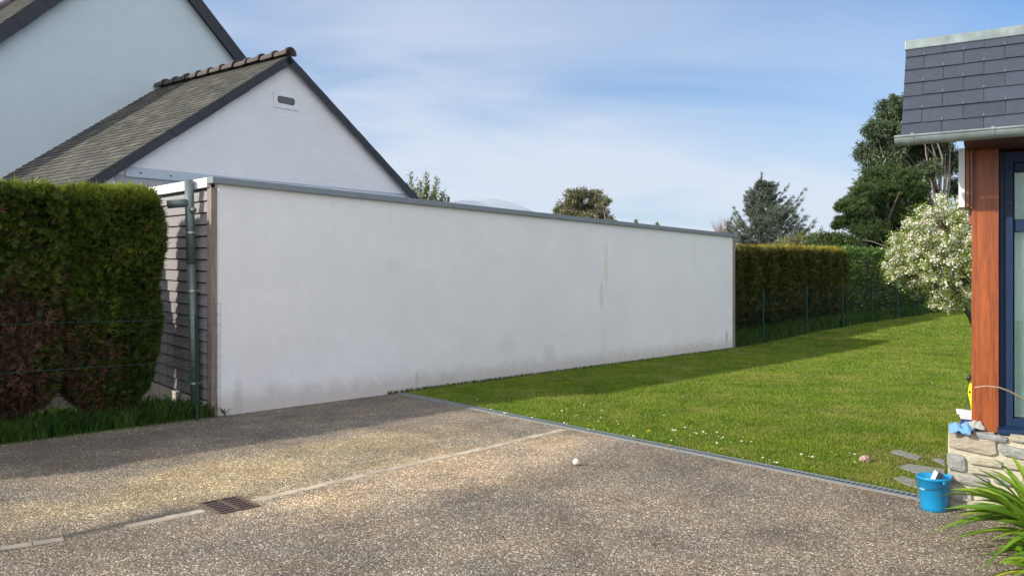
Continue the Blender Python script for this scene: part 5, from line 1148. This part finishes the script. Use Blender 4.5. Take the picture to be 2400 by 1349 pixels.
for px, py, lab in ((1378, 1001, 'yellow dandelion nearest the left end of the drain'), (1520, 1014, 'yellow dandelion above the drain, second from left'), (1568, 1048, 'yellow dandelion close to the drain, third from left'), (1694, 1064, 'yellow dandelion farthest right in the lawn')): flowerhead('dandelion', lab, 'dandelion', 'yellow dandelions in the lawn', gr(px, py+9), .019, M['dand'], M['dand'])

# ------------------------------------------------------------------ strap-leaved plant, bottom right
M['agap'] = leafmat('strap_leaf', [(.05, .13, .010), (.11, .22, .014), (.19, .31, .02), (.32, .42, .035)], 3, .3, .35, spec=.6)
M['agapdead'] = leafmat('yellow_strap_leaf', [(.42, .44, .04), (.55, .50, .08)], 3, .3, .4)
def strap(mb, b, d, L, w_, arch, tw):
    n = 9; d = Vector(d).normalized(); sd = Vector((-d.y, d.x, 0)); base = len(mb.v)
    for i in range(n+1):
        f = i/n; p = Vector(b)+d*(L*(.30*f+.55*f*f*arch))+Vector((0, 0, L*(.95*f-.80*arch*f*f))); ww = w_*(.65+.8*f)*(1-f**3.2)+.001; cz = ww*.35
        s_ = (sd*math.cos(tw*f)+Vector((0, 0, 1))*math.sin(tw*f)); mb.v += [tuple(p-s_*ww*.5+Vector((0, 0, cz))), tuple(p), tuple(p+s_*ww*.5+Vector((0, 0, cz)))]
    for i in range(n):
        for j in (0, 1): a = base+i*3+j; mb.f.append((a, a+1, a+4, a+3)); mb.m.append(0)
def agap(b, n, Lr, lab, dead=0):
    e = empty('strap_leaf_plant', b, lab, 'plant', 0, 'strap leaved plants by the stone wall'); mb = MB(); m2 = MB()
    for i in range(n):
        a = random.uniform(0, 6.28); o_ = Vector((math.cos(a), math.sin(a), 0)); strap(m2 if i < dead else mb, o_*random.uniform(0, .10), (math.cos(a), math.sin(a), 0), random.uniform(*Lr), random.uniform(.036, .062), random.uniform(.35, 1.05), random.uniform(-.6, .6))
    mb.build('leaf_clump', M['agap'], e, smooth=True)
    if dead: m2.build('yellow_leaf', M['agapdead'], e, smooth=True)
pl = [((3.10, 4.52), 120, (.52, .84), 'large arching strap leaved plant at the bottom right corner'), ((3.22, 4.82), 85, (.5, .8), 'strap leaved plant against the stone wall at right edge'), ((2.84, 4.12), 75, (.32, .50), 'low strap leaved plant at the bottom edge of the photo'), ((3.02, 4.12), 60, (.45, .65), 'strap leaved plant at the far right edge, half out of frame')]
for (x, y), n, Lr, lab in pl: agap(Vector((x, y, 0)), n, Lr, lab, 3)
mb = MB(); P_ = [at(2284, 907, 4.4), at(2310, 904, 4.4), at(2340, 907, 4.4), at(2365, 916, 4.42), at(2400, 935, 4.45), at(2450, 968, 4.5)]; b = Vector((3.08, 4.62, 0)); e = empty('dry_stalk', b, 'thin dry stalk arching across the wooden post', 'stalk')
P_ += [Vector((3.02, 4.58, .6)), Vector((3.06, 4.6, .02))]; mb.tube([p_-b for p_ in P_], [.0022, .003, .0036, .004, .0045, .005, .005, .005], 6); M['stalk'] = simple('dry_stalk', (.45, .36, .24), .8); mb.build('stem', M['stalk'], e, smooth=True)
# weed at the wall foot
p = wp(.06, .04); mb = MB()
for i in range(16): a = random.uniform(0, 6.28); strap(mb, (0, 0, 0), (math.cos(a), math.sin(a), 0), random.uniform(.15, .30), .008, random.uniform(.4, 1), 0)
o = mb.build('weed', M['tallgrass'], None, smooth=True); o.location = (p.x, p.y, 0); tag(o, 'wispy weed growing at the left foot of the white wall', 'weed')
